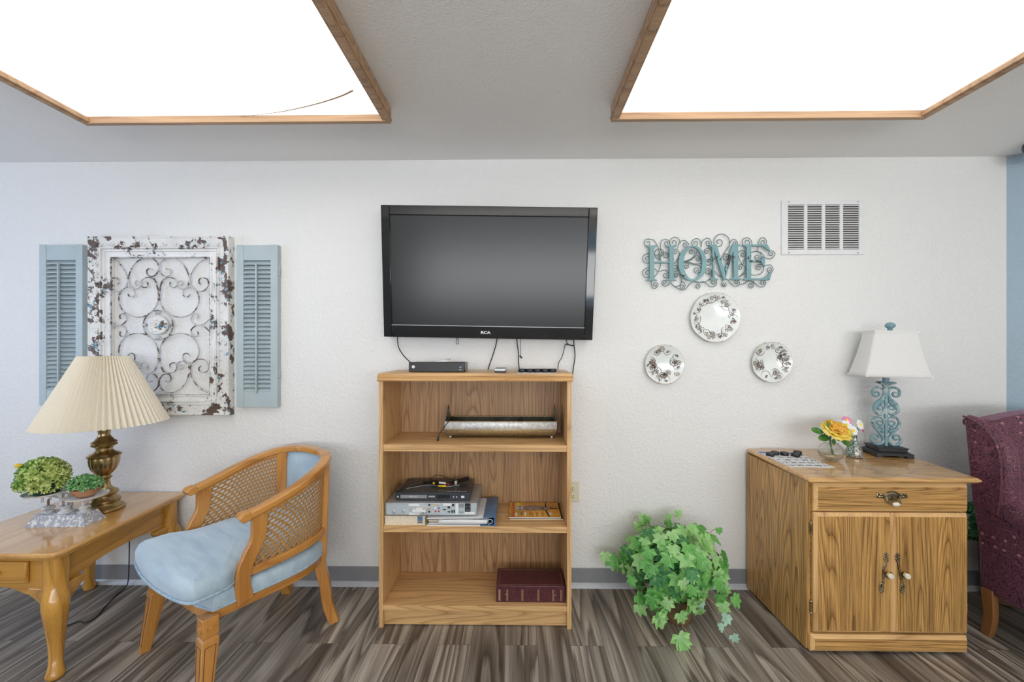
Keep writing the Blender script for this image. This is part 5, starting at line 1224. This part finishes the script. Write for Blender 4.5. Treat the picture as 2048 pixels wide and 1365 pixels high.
b.grid(rows, wrap=True); b.build('lamp_shade', 'pleat', t, smooth=0, solid=.0012, recalc=False)
b = MB()
for k in range(3): a = 2*PI*k/3+.4; b.tube([(bx_, by_, 1.300), (bx_+rt_*math.cos(a), by_+rt_*math.sin(a), 1.305)], .0018, 6)
b.tube([(bx_+.094*math.cos(a), by_+.094*math.sin(a), 1.306) for a in [2*PI*k/32 for k in range(32)]], .0015, 6, closed=True)
b.build('shade_spider', 'brass', t)

# ------------------------------------------------------------ antique scale with two plants
t = thing('balance_scale', 'small whitewashed balance scale with two round pans on the end table', 'scale', (-2.135, -.42, ZT), (0, 0, R(3)))
W_ = .134; D_ = .052
b = MB(); b.taper((-W_, W_, -D_, D_), 0, (-W_+.026, W_-.026, -D_+.016, D_-.016), .050); b.build('base', 'stonewhite', t, local=True, bevel=.001, smooth=0)
post = [(.024, .050), (.025, .053), (.016, .058), (.015, .062), (.021, .066), (.023, .072), (.019, .079), (.009, .083)]
for x in (-.082, .082): MB().lathe(post, (x, 0), 20).build('knob_post', 'whitepost', t, local=True)
MB().lathe([(.004, .083), (.0045, .098), (.003, .112)], (-.082, 0), 10).build('rusty_screw', 'rust', t, local=True)
b = MB(); b.lathe([(.030, .050), (.028, .055), (.021, .060), (.019, .072), (.023, .075), (.017, .082)], n=20); b.box(-.018, -.007, -.014, .014, .075, .140); b.box(.007, .018, -.014, .014, .075, .140); b.build('centre_column', 'whitepost', t, local=True, bevel=.001)
b = MB(); b.tube([(-.10, 0, .128), (-.05, 0, .127), (0, 0, .118), (.05, 0, .108), (.10, 0, .106)], [.005, .007, .010, .007, .005], 8, flat=(1.2, .6), up=(0, 0, 1)); b.tube([(0, -.02, .12), (0, .02, .12)], .004, 8); b.build('beam', 'whitepost', t, local=True)
for x, z in ((-.092, .140), (.092, .122)):
    b = MB(); b.tube([(x, -.016, z-.004), (x, -.016, z-.038)], .005, 6); b.tube([(x, .016, z-.004), (x, .016, z-.038)], .005, 6)
    b.tube([(x-.03, 0, z-.005), (x+.03, 0, z-.005)], .005, 6); b.tube([(x, -.03, z-.005), (x, .03, z-.005)], .005, 6); b.build('pan_cradle', 'whitepost', t, local=True)
    MB(Matrix.Translation((x, 0, z))).lathe([(.04, 0), (.070, .001), (.077, .008), (.079, .0085), (.072, .0), (.04, -.0015)][::-1]+[(.001, -.0015)], n=36).build('pan', 'galv', t, local=True)
TSC = MW[t.name]
def leaf_add(m, T, L_, W_, mi, fold=.2):
    vs = [(0, 0, 0), (L_*.35, W_*.85, W_*fold), (L_*.75, W_*.8, W_*fold), (L_, 0, -L_*.05), (L_*.75, -W_*.8, W_*fold), (L_*.35, -W_*.85, W_*fold), (L_*.5, 0, 0)]
    m.add(vs, [(0, 6, 1), (1, 6, 2), (2, 6, 3), (3, 6, 4), (4, 6, 5), (5, 6, 0)], mi, T)
def bush(name, c, rx, ry, rz, n, L_, W_, mats, seed, parent, lo=-.25, wpow=1, split=None):
    rr = random.Random(seed); m = MB()
    for k in range(n):
        a = rr.uniform(0, 2*PI); z = rr.uniform(lo, 1); q = math.sqrt(max(0, 1-z*z)) if z > 0 else 1
        rad = rr.uniform(.72, 1.03)
        p = Vector((rx*q*math.cos(a)*rad, ry*q*math.sin(a)*rad, rz*z*rad))
        nrm = Vector((p.x/rx/rx, p.y/ry/ry, p.z/rz/rz)).normalized()
        base_ = Vector(c)+p-nrm*L_*.3
        tw = rr.uniform(0, 2*PI)
        for j in range(4):
            t1 = nrm.orthogonal().normalized(); d = Matrix.Rotation(tw+j*PI/2+rr.uniform(-.3, .3), 3, nrm) @ t1
            u = (nrm*rr.uniform(.45, 1.1)+d*.8).normalized(); w_ = u.cross(nrm).normalized(); nn = w_.cross(u)
            T = Matrix.Translation(base_) @ Matrix((u, w_, nn)).transposed().to_4x4()
            s = rr.uniform(.75, 1.15); mi = rr.randrange(len(mats)) if split is None else (1 if (p.x/rx > split+rr.uniform(-.5, .5)) else 0)
            leaf_add(m, T, L_*s, W_*s, mi)
    return m.build(name, mats, parent, recalc=False, smooth=60)
wc = TSC @ Vector((-.092, 0, .142))
t = thing('potted_boxwood', 'large yellow-green artificial boxwood bush on the left scale pan', 'plant', wc)
bc = wc+Vector((-.014, 0, .066))
MB(Matrix.Translation(wc)).lathe([(.03, .001), (.048, .003), (.058, .022), (.062, .045), (.05, .05), (.001, .05)], n=28).build('pot', 'darkgreen', t)
bush('foliage', bc+Vector((0, 0, .012)), .098, .082, .088, 720, .0165, .0046, ['box1', 'box2'], 2, t, -.62, split=-.1)
MB().ball((bc.x-.062, bc.y-.045, bc.z+.076), .0135, 14, squash=(1.3, 1, .65)).build('blossom', 'yellow', t, label='orange-yellow blossom')
wc = TSC @ Vector((.088, 0, .124))
t = thing('potted_herb', 'small green artificial herb in a terracotta bowl on the right scale pan', 'plant', wc)
MB(Matrix.Translation(wc)).lathe([(.020, .0005), (.030, .002), (.046, .016), (.053, .034), (.054, .040), (.050, .040), (.045, .032), (.001, .030)], n=32).build('bowl', 'terra', t)
bush('foliage', wc+Vector((-.004, 0, .050)), .066, .058, .050, 520, .0130, .0031, ['herb', 'herb2', 'herb'], 6, t, -.15)

# ------------------------------------------------------------ cane barrel chair
Mf = Vector((-1.402, -.672, 0)); sv = Vector((.845, -.535, 0)).normalized(); bv = Vector((.535, .845, 0)).normalized()
CH = Matrix(((sv.x, bv.x, 0, Mf.x), (sv.y, bv.y, 0, Mf.y), (0, 0, 1, 0), (0, 0, 0, 1)))
t = thing('barrel_armchair', 'cane-sided wooden barrel chair with pale blue velvet cushions beside the end table', 'chair', Mf, (0, 0, math.atan2(sv.y, sv.x)))
MW[t.name] = CH
def U(s, sc=1.0, fb=.155, wid=.283, bk=.595):
    """U shaped plan: s -1..1, -1/1 front ends, 0 rear middle. returns (a, b)"""
    e = abs(s)
    th = s*PI/2*1.18
    a = wid*math.copysign(abs(math.sin(min(PI/2, abs(th))))**.82, s) if abs(th) < PI/2 else math.copysign(wid, s)
    bb = .30+(bk-.30)*math.cos(th)**.8 if abs(th) < PI/2 else None
    if bb is None:
        q = (abs(th)-PI/2)/(PI/2*.18); bb = .30-(.30-fb)*q
        a = math.copysign(wid-.012*q, s)
    elif abs(th) > PI/2*.9: pass
    return Vector((a*sc, .30+(bb-.30)*sc, 0))
def railz(b): 
    q = max(0, min(1, (b-.14)/.46)); return .682+.135*(q*q*(3-2*q)*.5+q*.5)
def shell(s, v):
    """v 0 at seat level (z .40), 1 at the rail"""
    p1 = U(s, 1.0); p0 = U(s, .955); z1 = railz(p1.y); p = p0.lerp(p1, v); return Vector((p.x, p.y, .40+(z1-.40)*v))
# top rail
ss = [-1+2*k/60 for k in range(61)]
P = [shell(s, 1.0) for s in ss]
b = MB(); hw = [.026 if abs(s) > .35 else .026-.004*(1-abs(s)/.35) for s in ss]
b.bar(P, .024, .015, up=(0, 0, 1)); 
b.build('top_rail', 'chairwood', t, local=True, bevel=.007, seg=3, smooth=60)
# scrolled hand ends
for s in (-1, 1):
    p = shell(s, 1.0); q = shell(s*.985, 1.0); d = (p-q).normalized()
    MB().bar([p-d*.01, p+d*.018, p+d*.03+Vector((0, 0, -.006))], [.025, .0275, .026], [.017, .0185, .014], up=(0, 0, 1)).build('hand_end', 'chairwood', t, local=True, bevel=.004)
# lower side rails and cane panels
SA, SB = .955, .43         # cane panel from arm post to rear stile
for sg in (-1, 1):
    S_ = [sg*(SA+(SB-SA)*k/16) for k in range(17)]
    S2 = [sg*(1.04+(SB-1.04)*k/16) for k in range(17)]
    MB().bar([shell(s, .175) for s in S2], .013, .016, up=(0, 0, 1)).build('lower_rail', 'chairwood', t, local=True, bevel=.003)
    MB().bar([shell(s, .935)+Vector((0, 0, 0)) for s in S_], .009, .008, up=(0, 0, 1)).build('cane_moulding', 'chairwood', t, local=True)
    nu, nv = 18, 14; b = MB()
    def cp(u, v, off=0):
        # arm post curves forward-down: shift the front edge with height
        s0 = .985+.05*(1-v)-.03*math.sin(PI*(1-v))
        s_ = sg*(s0+(SB-s0)*u); p = shell(s_, .22+.70*v); return p
    for i in range(nv):
        off = .5 if i % 2 else 0
        for k in range(-1, nu+1):
            u0, u1 = (k+off)/nu, (k+1+off)/nu
            if u1 <= 0.001 or u0 >= .999: continue
            u0c, u1c = max(0, u0), min(1, u1); v0, v1 = i/nv, (i+1)/nv
            full = (u1c-u0c) > .9/nu
            if not full:
                b.add([cp(u0c, v0), cp(u1c, v0), cp(u1c, v1), cp(u0c, v1)], [(0, 1, 2, 3)]); continue
            uc, vc = (u0+u1)/2, (v0+v1)/2; hu, hv = (u1-u0)*.34, (v1-v0)*.36
            oc = [cp(uc+hu*math.cos(a), vc+hv*math.sin(a)) for a in [PI/8+PI/4*j for j in range(8)]]
            sqp = [(u1, vc+(v1-v0)*.25), (uc+(u1-u0)*.25, v1), (uc-(u1-u0)*.25, v1), (u0, vc+(v1-v0)*.25), (u0, vc-(v1-v0)*.25), (uc-(u1-u0)*.25, v0), (uc+(u1-u0)*.25, v0), (u1, vc-(v1-v0)*.25)]
            ou = [cp(*q) for q in sqp]; cn = [cp(u1, v1), cp(u0, v1), cp(u0, v0), cp(u1, v0)]
            fs = [(j, (j+1) % 8, 8+(j+1) % 8, 8+j) for j in range(8)]
            fs += [(8+0, 8+1, 16), (8+2, 8+3, 17), (8+4, 8+5, 18), (8+6, 8+7, 19)]
            b.add(oc+ou+cn, fs)
    cane = b.build('cane_panel', 'cane', t, local=True, solid=.0022, smooth=30)
    # crossing strands in relief
    st_ = MB()
    for k in range(0, nu+1): st_.tube([cp(k/nu, v/12) for v in range(13)], .0009, 4)
    for i in range(0, nv+1): st_.tube([cp(u/12, i/nv) for u in range(13)], .0009, 4)
    st_.build('cane_strands', 'cane', cane, local=True)
# arm posts: S-curved, from the rail down over the seat side
for sg in (-1, 1):
    top = shell(sg*.955, .97)
    pts = [top+Vector((0, .0, 0)), top+Vector((0, .0, -.06)), top+Vector((sg*-.002, -.006, -.11)), top+Vector((-sg*.004, -.034, -.165)), top+Vector((-sg*.004, -.058, -.225)), top+Vector((-sg*.004, -.060, -.285)), Vector((top.x-sg*.004, top.y-.05, .340))]
    C = cr(pts, 5); n = len(C)
    hws = [.031 - .004*math.sin(PI*k/(n-1)) for k in range(n)]
    MB().bar(C, [.0125]*n, hws, up=(0, 1, 0)).build('arm_post', 'chairwoodZ', t, local=True, bevel=.004)
# rear stiles that run on into splayed back legs
for sg in (-1, 1):
    s_ = sg*.375
    up_ = [shell(s_, v) for v in (.97, .7, .45, .2, 0)]
    b0 = up_[-1]; out = (b0-Vector((0, .28, .40))); out.z = 0; out.normalize()
    C = cr(up_+[b0+Vector((0, 0, -.07))], 4); n = len(C)
    upv = Vector((-out.y, out.x, 0))
    MB().bar(C, [.021]*n, [.026-.002*k/n for k in range(n)], up=tuple(upv)).build('rear_stile', 'chairwoodZ', t, local=True, bevel=.003)
    lg = [b0+Vector((0, 0, -.05))-out*.012, b0+Vector((0, 0, -.12))-out*.006, b0+Vector((0, 0, -.20))+out*.012, b0+Vector((0, 0, -.30))+out*.025, Vector((b0.x, b0.y, 0))+out*.055]
    C = cr(lg, 5); n = len(C)
    MB().bar(C, [.025-.003*k/n for k in range(n)], [.027-.004*k/n for k in range(n)], up=tuple(upv)).build('leg', 'chairwoodZ', t, local=True, bevel=.003)
# padded back panel
rows = []
nS = 18
for i in range(13):
    v = .02+.93*i/12; row = []
    for k in range(nS+1):
        q = -1+2*k/nS; s_ = q*.352; p = shell(s_, v); ctr = Vector((0, .25, p.z)); d = (ctr-p); d.z = 0; d.normalize()
        puff = .016*(1-q**6)*(1-abs(2*i/12-1)**6)+.006; row.append(p+d*puff)
    rows.append(row)
back_rows = [[shell((-1+2*k/nS)*.352, .02+.93*i/12)+Vector((0, .004, 0)) for k in range(nS+1)] for i in range(13)]
b = MB(); b.grid(rows); b.grid(back_rows)
edge = [r[0] for r in rows]+rows[-1][1:]+[r[-1] for r in rows[::-1]][1:]+rows[0][::-1][1:-1]
b.build('back_cushion', 'velvet', t, local=True, recalc=False, smooth=60)
MB().tube(edge, .0045, 6, closed=True).build('back_piping', 'welt', t, local=True)
# seat frame
def seat_plan(g, front=-.012, n=30, wid=.300):
    P = []
    for k in range(n+1):
        s = -1+2*k/n; p = U(s, .94, fb=.02, wid=wid, bk=.60); P.append((p.x*g, .28+(p.y-.28)*g))
    return P
def seat_ring(zs, grow, frontcurve=.02, cushion=False):
    rows = []
    for z, g in zs:
        pl = seat_plan(g); f0 = pl[0]; f1 = pl[-1]
        row = [(x, y, z) for x, y in pl]
        m = 12
        for k in range(1, m):
            q = k/m; x = f1[0]+(f0[0]-f1[0])*q; y = f1[1]-frontcurve*math.sin(PI*q)*1.0-.012*min(1, 6*min(q, 1-q)); row.append((x, y, z))
        rows.append(row)
    return rows
rows = seat_ring([(.322, .95), (.322, .985), (.362, .985), (.362, .95)], 1)
b = MB(); b.grid(rows+[rows[0]], wrap=True); b.build('seat_rail', 'chairwood', t, local=True, smooth=30, weld=True)
rows = seat_ring([(.352, .955), (.358, .985), (.372, 1.0), (.395, 1.0), (.415, .985), (.424, .93), (.426, .5)], 1)
b = MB(); b.grid(rows, wrap=True); b.add(rows[-1], [tuple(range(len(rows[-1])))]); b.add(rows[0], [tuple(range(len(rows[0])))]); b.build('seat_base', 'velvet', t, local=True, smooth=60, weld=True)
MB().tube([(x*1.0, y, .362) for x, y, z in seat_ring([(0, .992)], 1)[0]], .006, 7, closed=True).build('seat_piping', 'welt', t, local=True)
# loose T cushion
def cushion_plan(g):
    pts = [(-.222, .47), (-.238, .35), (-.240, .24), (-.240, .165), (-.254, .12), (-.285, .085), (-.294, .05), (-.294, -.010), (-.284, -.038), (-.22, -.058), (-.1, -.072), (0, -.075)]
    pts = pts+[(-x, y) for x, y in pts[-2::-1]]+[(.170, .525), (.10, .548), (0, .555), (-.10, .548), (-.170, .525)]
    P = cr([(x, y, 0) for x, y in pts], 4, closed=True); c_ = Vector((0, .25, 0)); n = len(P); out = []
    for i, p in enumerate(P):
        tn = (P[(i+1) % n]-P[i-1]).normalized(); nv_ = Vector((tn.y, -tn.x, 0)); nv_ = nv_ if nv_.dot(p-c_) > 0 else -nv_; out.append(p+nv_*g)
    return out
rows = []
for z, g in ((.425, -.03), (.428, -.008), (.436, .0), (.455, .006), (.480, .006), (.498, -.002), (.510, -.020)):
    rows.append([(p.x, p.y, z+.0) for p in cushion_plan(g)])
cen = Vector((0, .25, 0))
for q, z in ((.80, .518), (.55, .524), (.25, .527)):
    rows.append([(cen.x+(p.x-cen.x)*q, cen.y+(p.y-cen.y)*q, z) for p in cushion_plan(-.020)])
b = MB(); b.grid(rows, wrap=True); b.add(rows[-1], [tuple(range(len(rows[-1])))]); b.add(rows[0], [tuple(range(len(rows[0])))])
cu = b.build('seat_cushion', 'velvet', t, local=True, smooth=70, weld=True)
MB().tube([(p.x, p.y, .437) for p in cushion_plan(.004)], .0055, 7, closed=True).build('cushion_piping', 'welt', cu, local=True)
# front legs: rosette block, tapered panelled shaft
for sg in (-1, 1):
    x = sg*.268; y = .022; s_ = .027
    b = MB(); b.box(x-s_, x+s_, y-s_, y+s_, .282, .352); b.box(x-s_*.86, x+s_*.86, y-s_*.86, y+s_*.86, .276, .284)
    dx_ = sg*.042; dy = -.034
    b2 = MB()
    b.taper((x-.018+dx_, x+.018+dx_, y-.018+dy, y+.018+dy), 0, (x-.029, x+.029, y-.029, y+.029), .272); b.taper((x-.029, x+.029, y-.029, y+.029), .272, (x-.022, x+.022, y-.022, y+.022), .279)
    lg = b.build('leg', 'chairwoodZ', t, local=True, bevel=.0025, weld=False)
    g = MB()
    for fy, fx in ((-1, 0), (0, sg)):
        T = Matrix.Translation((x+fx*s_, y+fy*s_, .316)) @ (UPX if fy else Matrix.Rotation(sg*PI/2, 4, 'Y'))
        g.lathe([(.018, -.002), (.018, .003), (.014, .0035), (.013, .001), (.009, .001), (.008, .004), (.001, .005)], n=20, T=T, mi=0)
        # panel groove
        for q0, q1, z0_, z1_ in ((-.62, -.62, .03, .25), (.62, .62, .03, .25), (-.62, .62, .25, .25)):
            P = []
            for q, z in ((q0, z0_), (q1, z1_)):
                k = z/.272; cx = x+dx_*(1-k); cy = y+dy*(1-k); h = .018+.011*k
                P.append((cx+q*h, cy-h-.0002, z) if fy else (cx+sg*h+sg*.0002, cy+q*h, z))
            g.tube(P, .0013, 4, mi=1)
    g.build('rosette_and_groove', ['chairwoodZ', 'groove'], lg, local=True)

# ------------------------------------------------------------ wing armchair (mostly out of frame)
ac = Vector((2.545, -.665, 0)); AR = R(3)
t = thing('wing_armchair', 'burgundy floral damask wing armchair cut off by the right edge', 'armchair', ac, (0, 0, AR))
HW = .335   # half width ; local y: back +.36, front -.42
def sec(zs_rows, wrap=True): return MB().grid(zs_rows, wrap=wrap)
def rbox(name, x0, x1, y0, y1, z0, z1, r_, mat='damask', T=None, parent=None):
    b = MB(T); b.box(x0, x1, y0, y1, z0, z1); return b.build(name, mat, parent or t, local=True, bevel=r_, seg=4, smooth=60)
# body sides (outer side panels under the arms)
def lean(z): return -.030+.050*(z-.215)/.385 if z < .6 else .020+.022*(z-.6)/.42
for s in (-1, 1):
    # outer side panel leaning outward as it rises, rear edge raking back
    Z_ = (.205, .30, .40, .50, .60); b = MB(); rows = []
    for z in Z_:
        xo = s*(HW+lean(z)); xi = s*(HW-.10); rk = .04*(z-.2)
        rows.append([(xo, .315+rk, z), (xo, .0, z-.008), (xo, -.36, z-.03*(.6-z)/.4), (xi, -.36, z-.03*(.6-z)/.4), (xi, .315+rk, z)])
    b.grid(rows, wrap=True); b.add(rows[0], [(0, 1, 2, 3, 4)]); b.add(rows[-1], [(4, 3, 2, 1, 0)])
    b.build('side_panel', 'damask', t, local=True, bevel=.008, seg=3, smooth=60, weld=True)
    P = [(s*(HW-.030), .225, .66), (s*(HW-.024), .16, .612), (s*(HW-.022), .03, .598), (s*(HW-.018), -.18, .596), (s*(HW-.018), -.33, .59), (s*(HW-.022), -.385, .575)]
    MB().tube(cr(P, 6), [.040, .046, .052, .058, .062]+[.064]*26, 18, flat=(.85, 1)).build('rolled_arm', 'damask', t, local=True, smooth=70)
    prof = [(.335, .60), (.235, .60), (.222, .68), (.215, .78), (.218, .88), (.236, .945), (.272, .99), (.315, 1.018), (.352, 1.03)]
    w_ = MB(); n = len(prof); vs = []
    for o_ in (0, -.055): vs += [(s*(HW+lean(z_)+o_), y_, z_) for y_, z_ in prof]
    w_.add(vs, [tuple(range(n)), tuple(range(2*n-1, n-1, -1))]+[(i, (i+1) % n, n+(i+1) % n, n+i) for i in range(n)])
    w_.build('wing', 'damask', t, local=True, bevel=.010, seg=3, smooth=70)
    C = cr([(s*(HW+lean(z_)-.040), y_+.012, z_-(.02 if z_ > .9 else 0)) for y_, z_ in prof[1:]], 5)
    MB().tube(C, [.044-.016*k/len(C) for k in range(len(C))], 16, flat=(1, 1)).build('wing_roll', 'damask', t, local=True, smooth=70)
    MB().tube(cr([(s*(HW+lean(z_)+.002), y_, z_+.002) for y_, z_ in prof[1:]], 5), .0045, 6).build('wing_piping', 'damask', t, local=True)
    MB().tube(cr([(s*(HW+lean(.215)+.002), .30, .212), (s*(HW+lean(.215)+.002), 0, .206), (s*(HW+lean(.215)+.002), -.36, .196)], 4), .005, 6).build('lower_piping', 'damask', t, local=True)
# back
rows = []
for i in range(13):
    s = i/12; z = .22+s*.80
    row = []
    for k in range(17):
        q = -1+2*k/16; zz = z+(.045*(1-q*q) if i == 12 else .045*(1-q*q)*s*s)
        row.append((q*(HW-.03+.03*s), .235+.03*s-.03*(1-q**4)*math.sin(PI*min(1, s*1.05)), zz))
    rows.append(row)
brow = [[(x, .345+.012*(i/12), z) for x, _, z in r] for i, r in enumerate(rows)]
b = MB(); b.grid(rows); b.grid(brow); b.grid([rows[-1], brow[-1]]); b.grid([rows[0], brow[0]]); b.grid([[r[0] for r in rows], [r[0] for r in brow]]); b.grid([[r[-1] for r in rows], [r[-1] for r in brow]])
b.build('back', 'damask', t, local=True, smooth=60, weld=True, bevel=.015)
rbox('seat_cushion', -HW+.10, HW-.10, -.42, .21, .36, .49, .035)
rbox('seat_base', -HW+.02, HW-.02, -.375, .33, .215, .36, .015)
for s in (-1, 1):
    b = MB(); C = cr([(s*(HW-.035), .31, .222), (s*(HW-.034), .306, .16), (s*(HW-.034), .304, .09), (s*(HW-.034), .318, .0)], 5); n = len(C)
    b.bar(C, [.017-.004*k/n for k in range(n)], [.024-.006*k/n for k in range(n)], up=(0, 1, 0)); b.build('leg', 'footwood', t, local=True, bevel=.003)
    C = cr([(s*(HW-.045), -.33, .222), (s*(HW-.035), -.345, .15), (s*(HW-.045), -.34, .07), (s*(HW-.035), -.355, .0)], 5)
    MB().bar(C, [.026-.006*k/n for k in range(n)], [.028-.006*k/n for k in range(n)], up=(0, 1, 0)).build('leg', 'footwood', t, local=True, bevel=.003)

# ------------------------------------------------------------ ivy
def ivy_leaf(m, T, s, mi):
    """five-lobed toothed leaf along +x"""
    out = []
    for a, r_ in ((180, .10), (150, .30), (128, .50), (118, .42), (104, .52), (94, .60), (86, .72), (78, .58), (70, .56), (60, .46), (52, .62), (46, .70), (38, .90), (30, .72), (24, .70), (16, .66), (10, .88), (0, 1.05)):
        out.append((r_*math.cos(R(a)), r_*math.sin(R(a))))
    full = out+[(x, -y) for x, y in out[-2:0:-1]]
    n = len(full); vs = [(0, 0, 0)]+[(x*s*.62, y*s*.62, s*(.07*abs(y)-.14*(x if x > 0 else 0)**2+.03*math.sin(7*math.atan2(y, x)))) for x, y in full]
    m.add(vs, [(0, i+1, (i+1) % n+1) for i in range(n)], mi, T)
    for a, L_ in ((0, .9), (36, .72), (-36, .72), (88, .55), (-88, .55)):   # pale veins
        ca, sa = math.cos(R(a)), math.sin(R(a)); w_ = .011
        def q(u, o, h): x, y = u*ca-o*sa, u*sa+o*ca; return (x*s*.62, y*s*.62, s*(.07*abs(y)-.14*(x if x > 0 else 0)**2+h))
        m.add([q(0, w_, .014), q(0, -w_, .014), q(L_*.55, -w_*.7, .022), q(L_, 0, .02), q(L_*.55, w_*.7, .022)], [(0, 1, 2, 4), (4, 2, 3)], 1 if mi in (0, 2) else 3, T)
ip = Vector((.805, -.265, 0))
t = thing('ivy_plant', 'bushy green ivy plant in a brown pot on the floor by the wall', 'plant', ip)
MB(Matrix.Translation(ip)).lathe([(.055, 0), (.062, .002), (.066, .02), (.076, .08), (.084, .115), (.088, .125), (.082, .128), (.074, .115), (.001, .112)], n=32).build('pot', 'brownpot', t)
m = MB(); sm = MB(); rr = random.Random(21)
cen = ip+Vector((-.02, .0, .285))
def put_leaf(p, nrm, upish, s, mi):
    nrm = nrm.normalized(); u = (upish-nrm*upish.dot(nrm)); u = u.normalized() if u.length > 1e-4 else nrm.orthogonal().normalized(); w_ = nrm.cross(u)
    ivy_leaf(m, Matrix.Translation(p) @ Matrix((u, w_, nrm)).transposed().to_4x4(), s, mi)
for k in range(270):
    a = rr.uniform(0, 2*PI); z = rr.uniform(-.75, 1); q = math.sqrt(max(.05, 1-z*z)); rad = rr.uniform(.55, 1.0) if k % 5 else rr.uniform(1.0, 1.16)
    d = Vector((.222*q*math.cos(a), .185*q*math.sin(a), (.172 if z > 0 else .205)*z))
    p = cen+d*rad
    if p.y > -.035: p.y = -.035-rr.uniform(0, .05)
    if p.z < .055: continue
    if (p-Vector((ip.x, ip.y, p.z))).length < .09 and p.z < .14: continue
    nrm = Vector((d.x/.05, d.y/.034*1.2, d.z/.034)).normalized()+Vector((rr.uniform(-.5, .5), rr.uniform(-.9, .0), rr.uniform(-.1, .6)))
    dn = Vector((rr.uniform(-.6, .6), rr.uniform(-.4, 0), -1))
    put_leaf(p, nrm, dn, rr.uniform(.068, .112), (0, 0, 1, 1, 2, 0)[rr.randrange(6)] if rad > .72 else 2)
    if rr.random() < .45: sm.tube(cr([ip+Vector((0, 0, .11)), ip.lerp(p, .5)+Vector((0, 0, .14)), p-nrm.normalized()*.008], 4), .0012, 5)
def tendril(pts, leaves, side=.02, s0=.06, mi_=None):
    C = cr(pts, 8); C = [Vector(c) for c in C]; sm.tube(C, .0016, 5)
    for k in range(leaves):
        c = C[int((k+.6)/leaves*(len(C)-1))]; off = Vector((rr.uniform(-1, 1)*side, -rr.uniform(0, 1)*side, rr.uniform(-1, 1)*side))
        mi = rr.choice((0, 1, 1)) if mi_ is None else mi_
        q = c+off
        if q.z < .03: q.z = .03
        if q.y > -.03: q.y = -.03
        put_leaf(q, Vector((rr.uniform(-.5, .5), -1, rr.uniform(.0, .8))), Vector((rr.uniform(-.8, .8), 0, -1)), s0*rr.uniform(1.0, 1.45), mi)
o_ = ip+Vector((0, 0, .115))
tendril([o_, (.68, -.20, .30), (.58, -.14, .25), (.52, -.12, .23), (.505, -.12, .19)], 9, .035, .075)
tendril([o_, (.92, -.22, .34), (.99, -.20, .35), (1.03, -.19, .38)], 5, .025, .05)
tendril([o_, (.96, -.20, .34), (1.02, -.18, .40), (1.055, -.17, .41)], 5, .03, .045, 0)
tendril([o_, (.92, -.30, .26), (.99, -.33, .21), (1.02, -.33, .16), (1.03, -.33, .11)], 8, .04, .065)
tendril([o_, (.96, -.28, .28), (1.03, -.25, .24), (1.06, -.24, .19)], 6, .03, .055)
tendril([o_, (.88, -.36, .17), (.93, -.42, .10), (.945, -.44, .075)], 2, .012, .045, 3)
tendril([o_, (.90, -.37, .17), (.95, -.41, .12), (.975, -.43, .06), (.985, -.44, .045)], 3, .02, .05, 3)
tendril([o_, (.74, -.36, .17), (.66, -.40, .11), (.63, -.40, .08)], 5, .04, .07)
tendril([o_, (.80, -.40, .16), (.76, -.44, .09), (.78, -.45, .06)], 5, .035, .08, 1)
tendril([o_, (.66, -.32, .20), (.60, -.32, .16), (.59, -.32, .11)], 4, .03, .07)
tendril([o_, (.72, -.12, .40), (.67, -.09, .44), (.64, -.08, .42)], 5, .03, .055)
tendril([o_, (.80, -.14, .42), (.83, -.10, .455), (.87, -.10, .44)], 5, .03, .06)
m.build('foliage', ['ivy1', 'ivy2', 'ivy3', 'ivyback'], t, recalc=False, smooth=50)
sm.build('stems', 'stem', t, recalc=False)

# ------------------------------------------------------------ plant in the corner behind the armchair
cp_ = Vector((2.60, -.10, 0))
t = thing('corner_plant', 'dark green plant with pale leaf veins between the cabinet and armchair', 'plant', cp_)
MB(Matrix.Translation(cp_)).lathe([(.055, 0), (.07, .01), (.08, .30), (.085, .34), (.078, .34), (.07, .32), (.001, .31)], n=28).build('pot', 'brownpot', t)
m = MB(); v = MB(); rr = random.Random(2)
for k in range(14):
    a = rr.uniform(1.7, 4.9) if k else 3.3
    d = Vector((math.cos(a), .55*math.sin(a)-.1, 0)).normalized(); c0 = cp_+Vector((0, 0, .32)); zt = rr.uniform(.36, .54)
    p0 = c0+d*.02; L_ = rr.uniform(.14, .18); p1 = Vector((p0.x+d.x*.015, p0.y+d.y*.015, zt-.02))
    u = (d+Vector((0, 0, rr.uniform(-.5, .4)))).normalized(); nr = Vector((rr.uniform(-.3, .3), -1, .5)); nr = (nr-u*nr.dot(u)).normalized(); w_ = nr.cross(u)
    if p1.y+u.y*L_ > -.02: u.y = min(u.y, -.1)
    u.y = max(u.y, -.25)
    T = Matrix.Translation(p1) @ Matrix((u, w_, nr)).transposed().to_4x4()
    petal(m, p1, nr, u, L_, .030, .003, 0, -.01, 8)
    v.tube([p0, p1], .0018, 5)
    for j in range(1, 6):
        for s in (-1, 1): v.tube([p1+u*(L_*j/7)+nr*.002, p1+u*(L_*(j/7+.14))+w_*(s*.024)+nr*.004], .0013, 4, 1)
m.build('leaves', 'ivy3', t, recalc=False, solid=.0005); v.build('leaf_veins', ['greenstem', 'ivyback'], t, recalc=False)
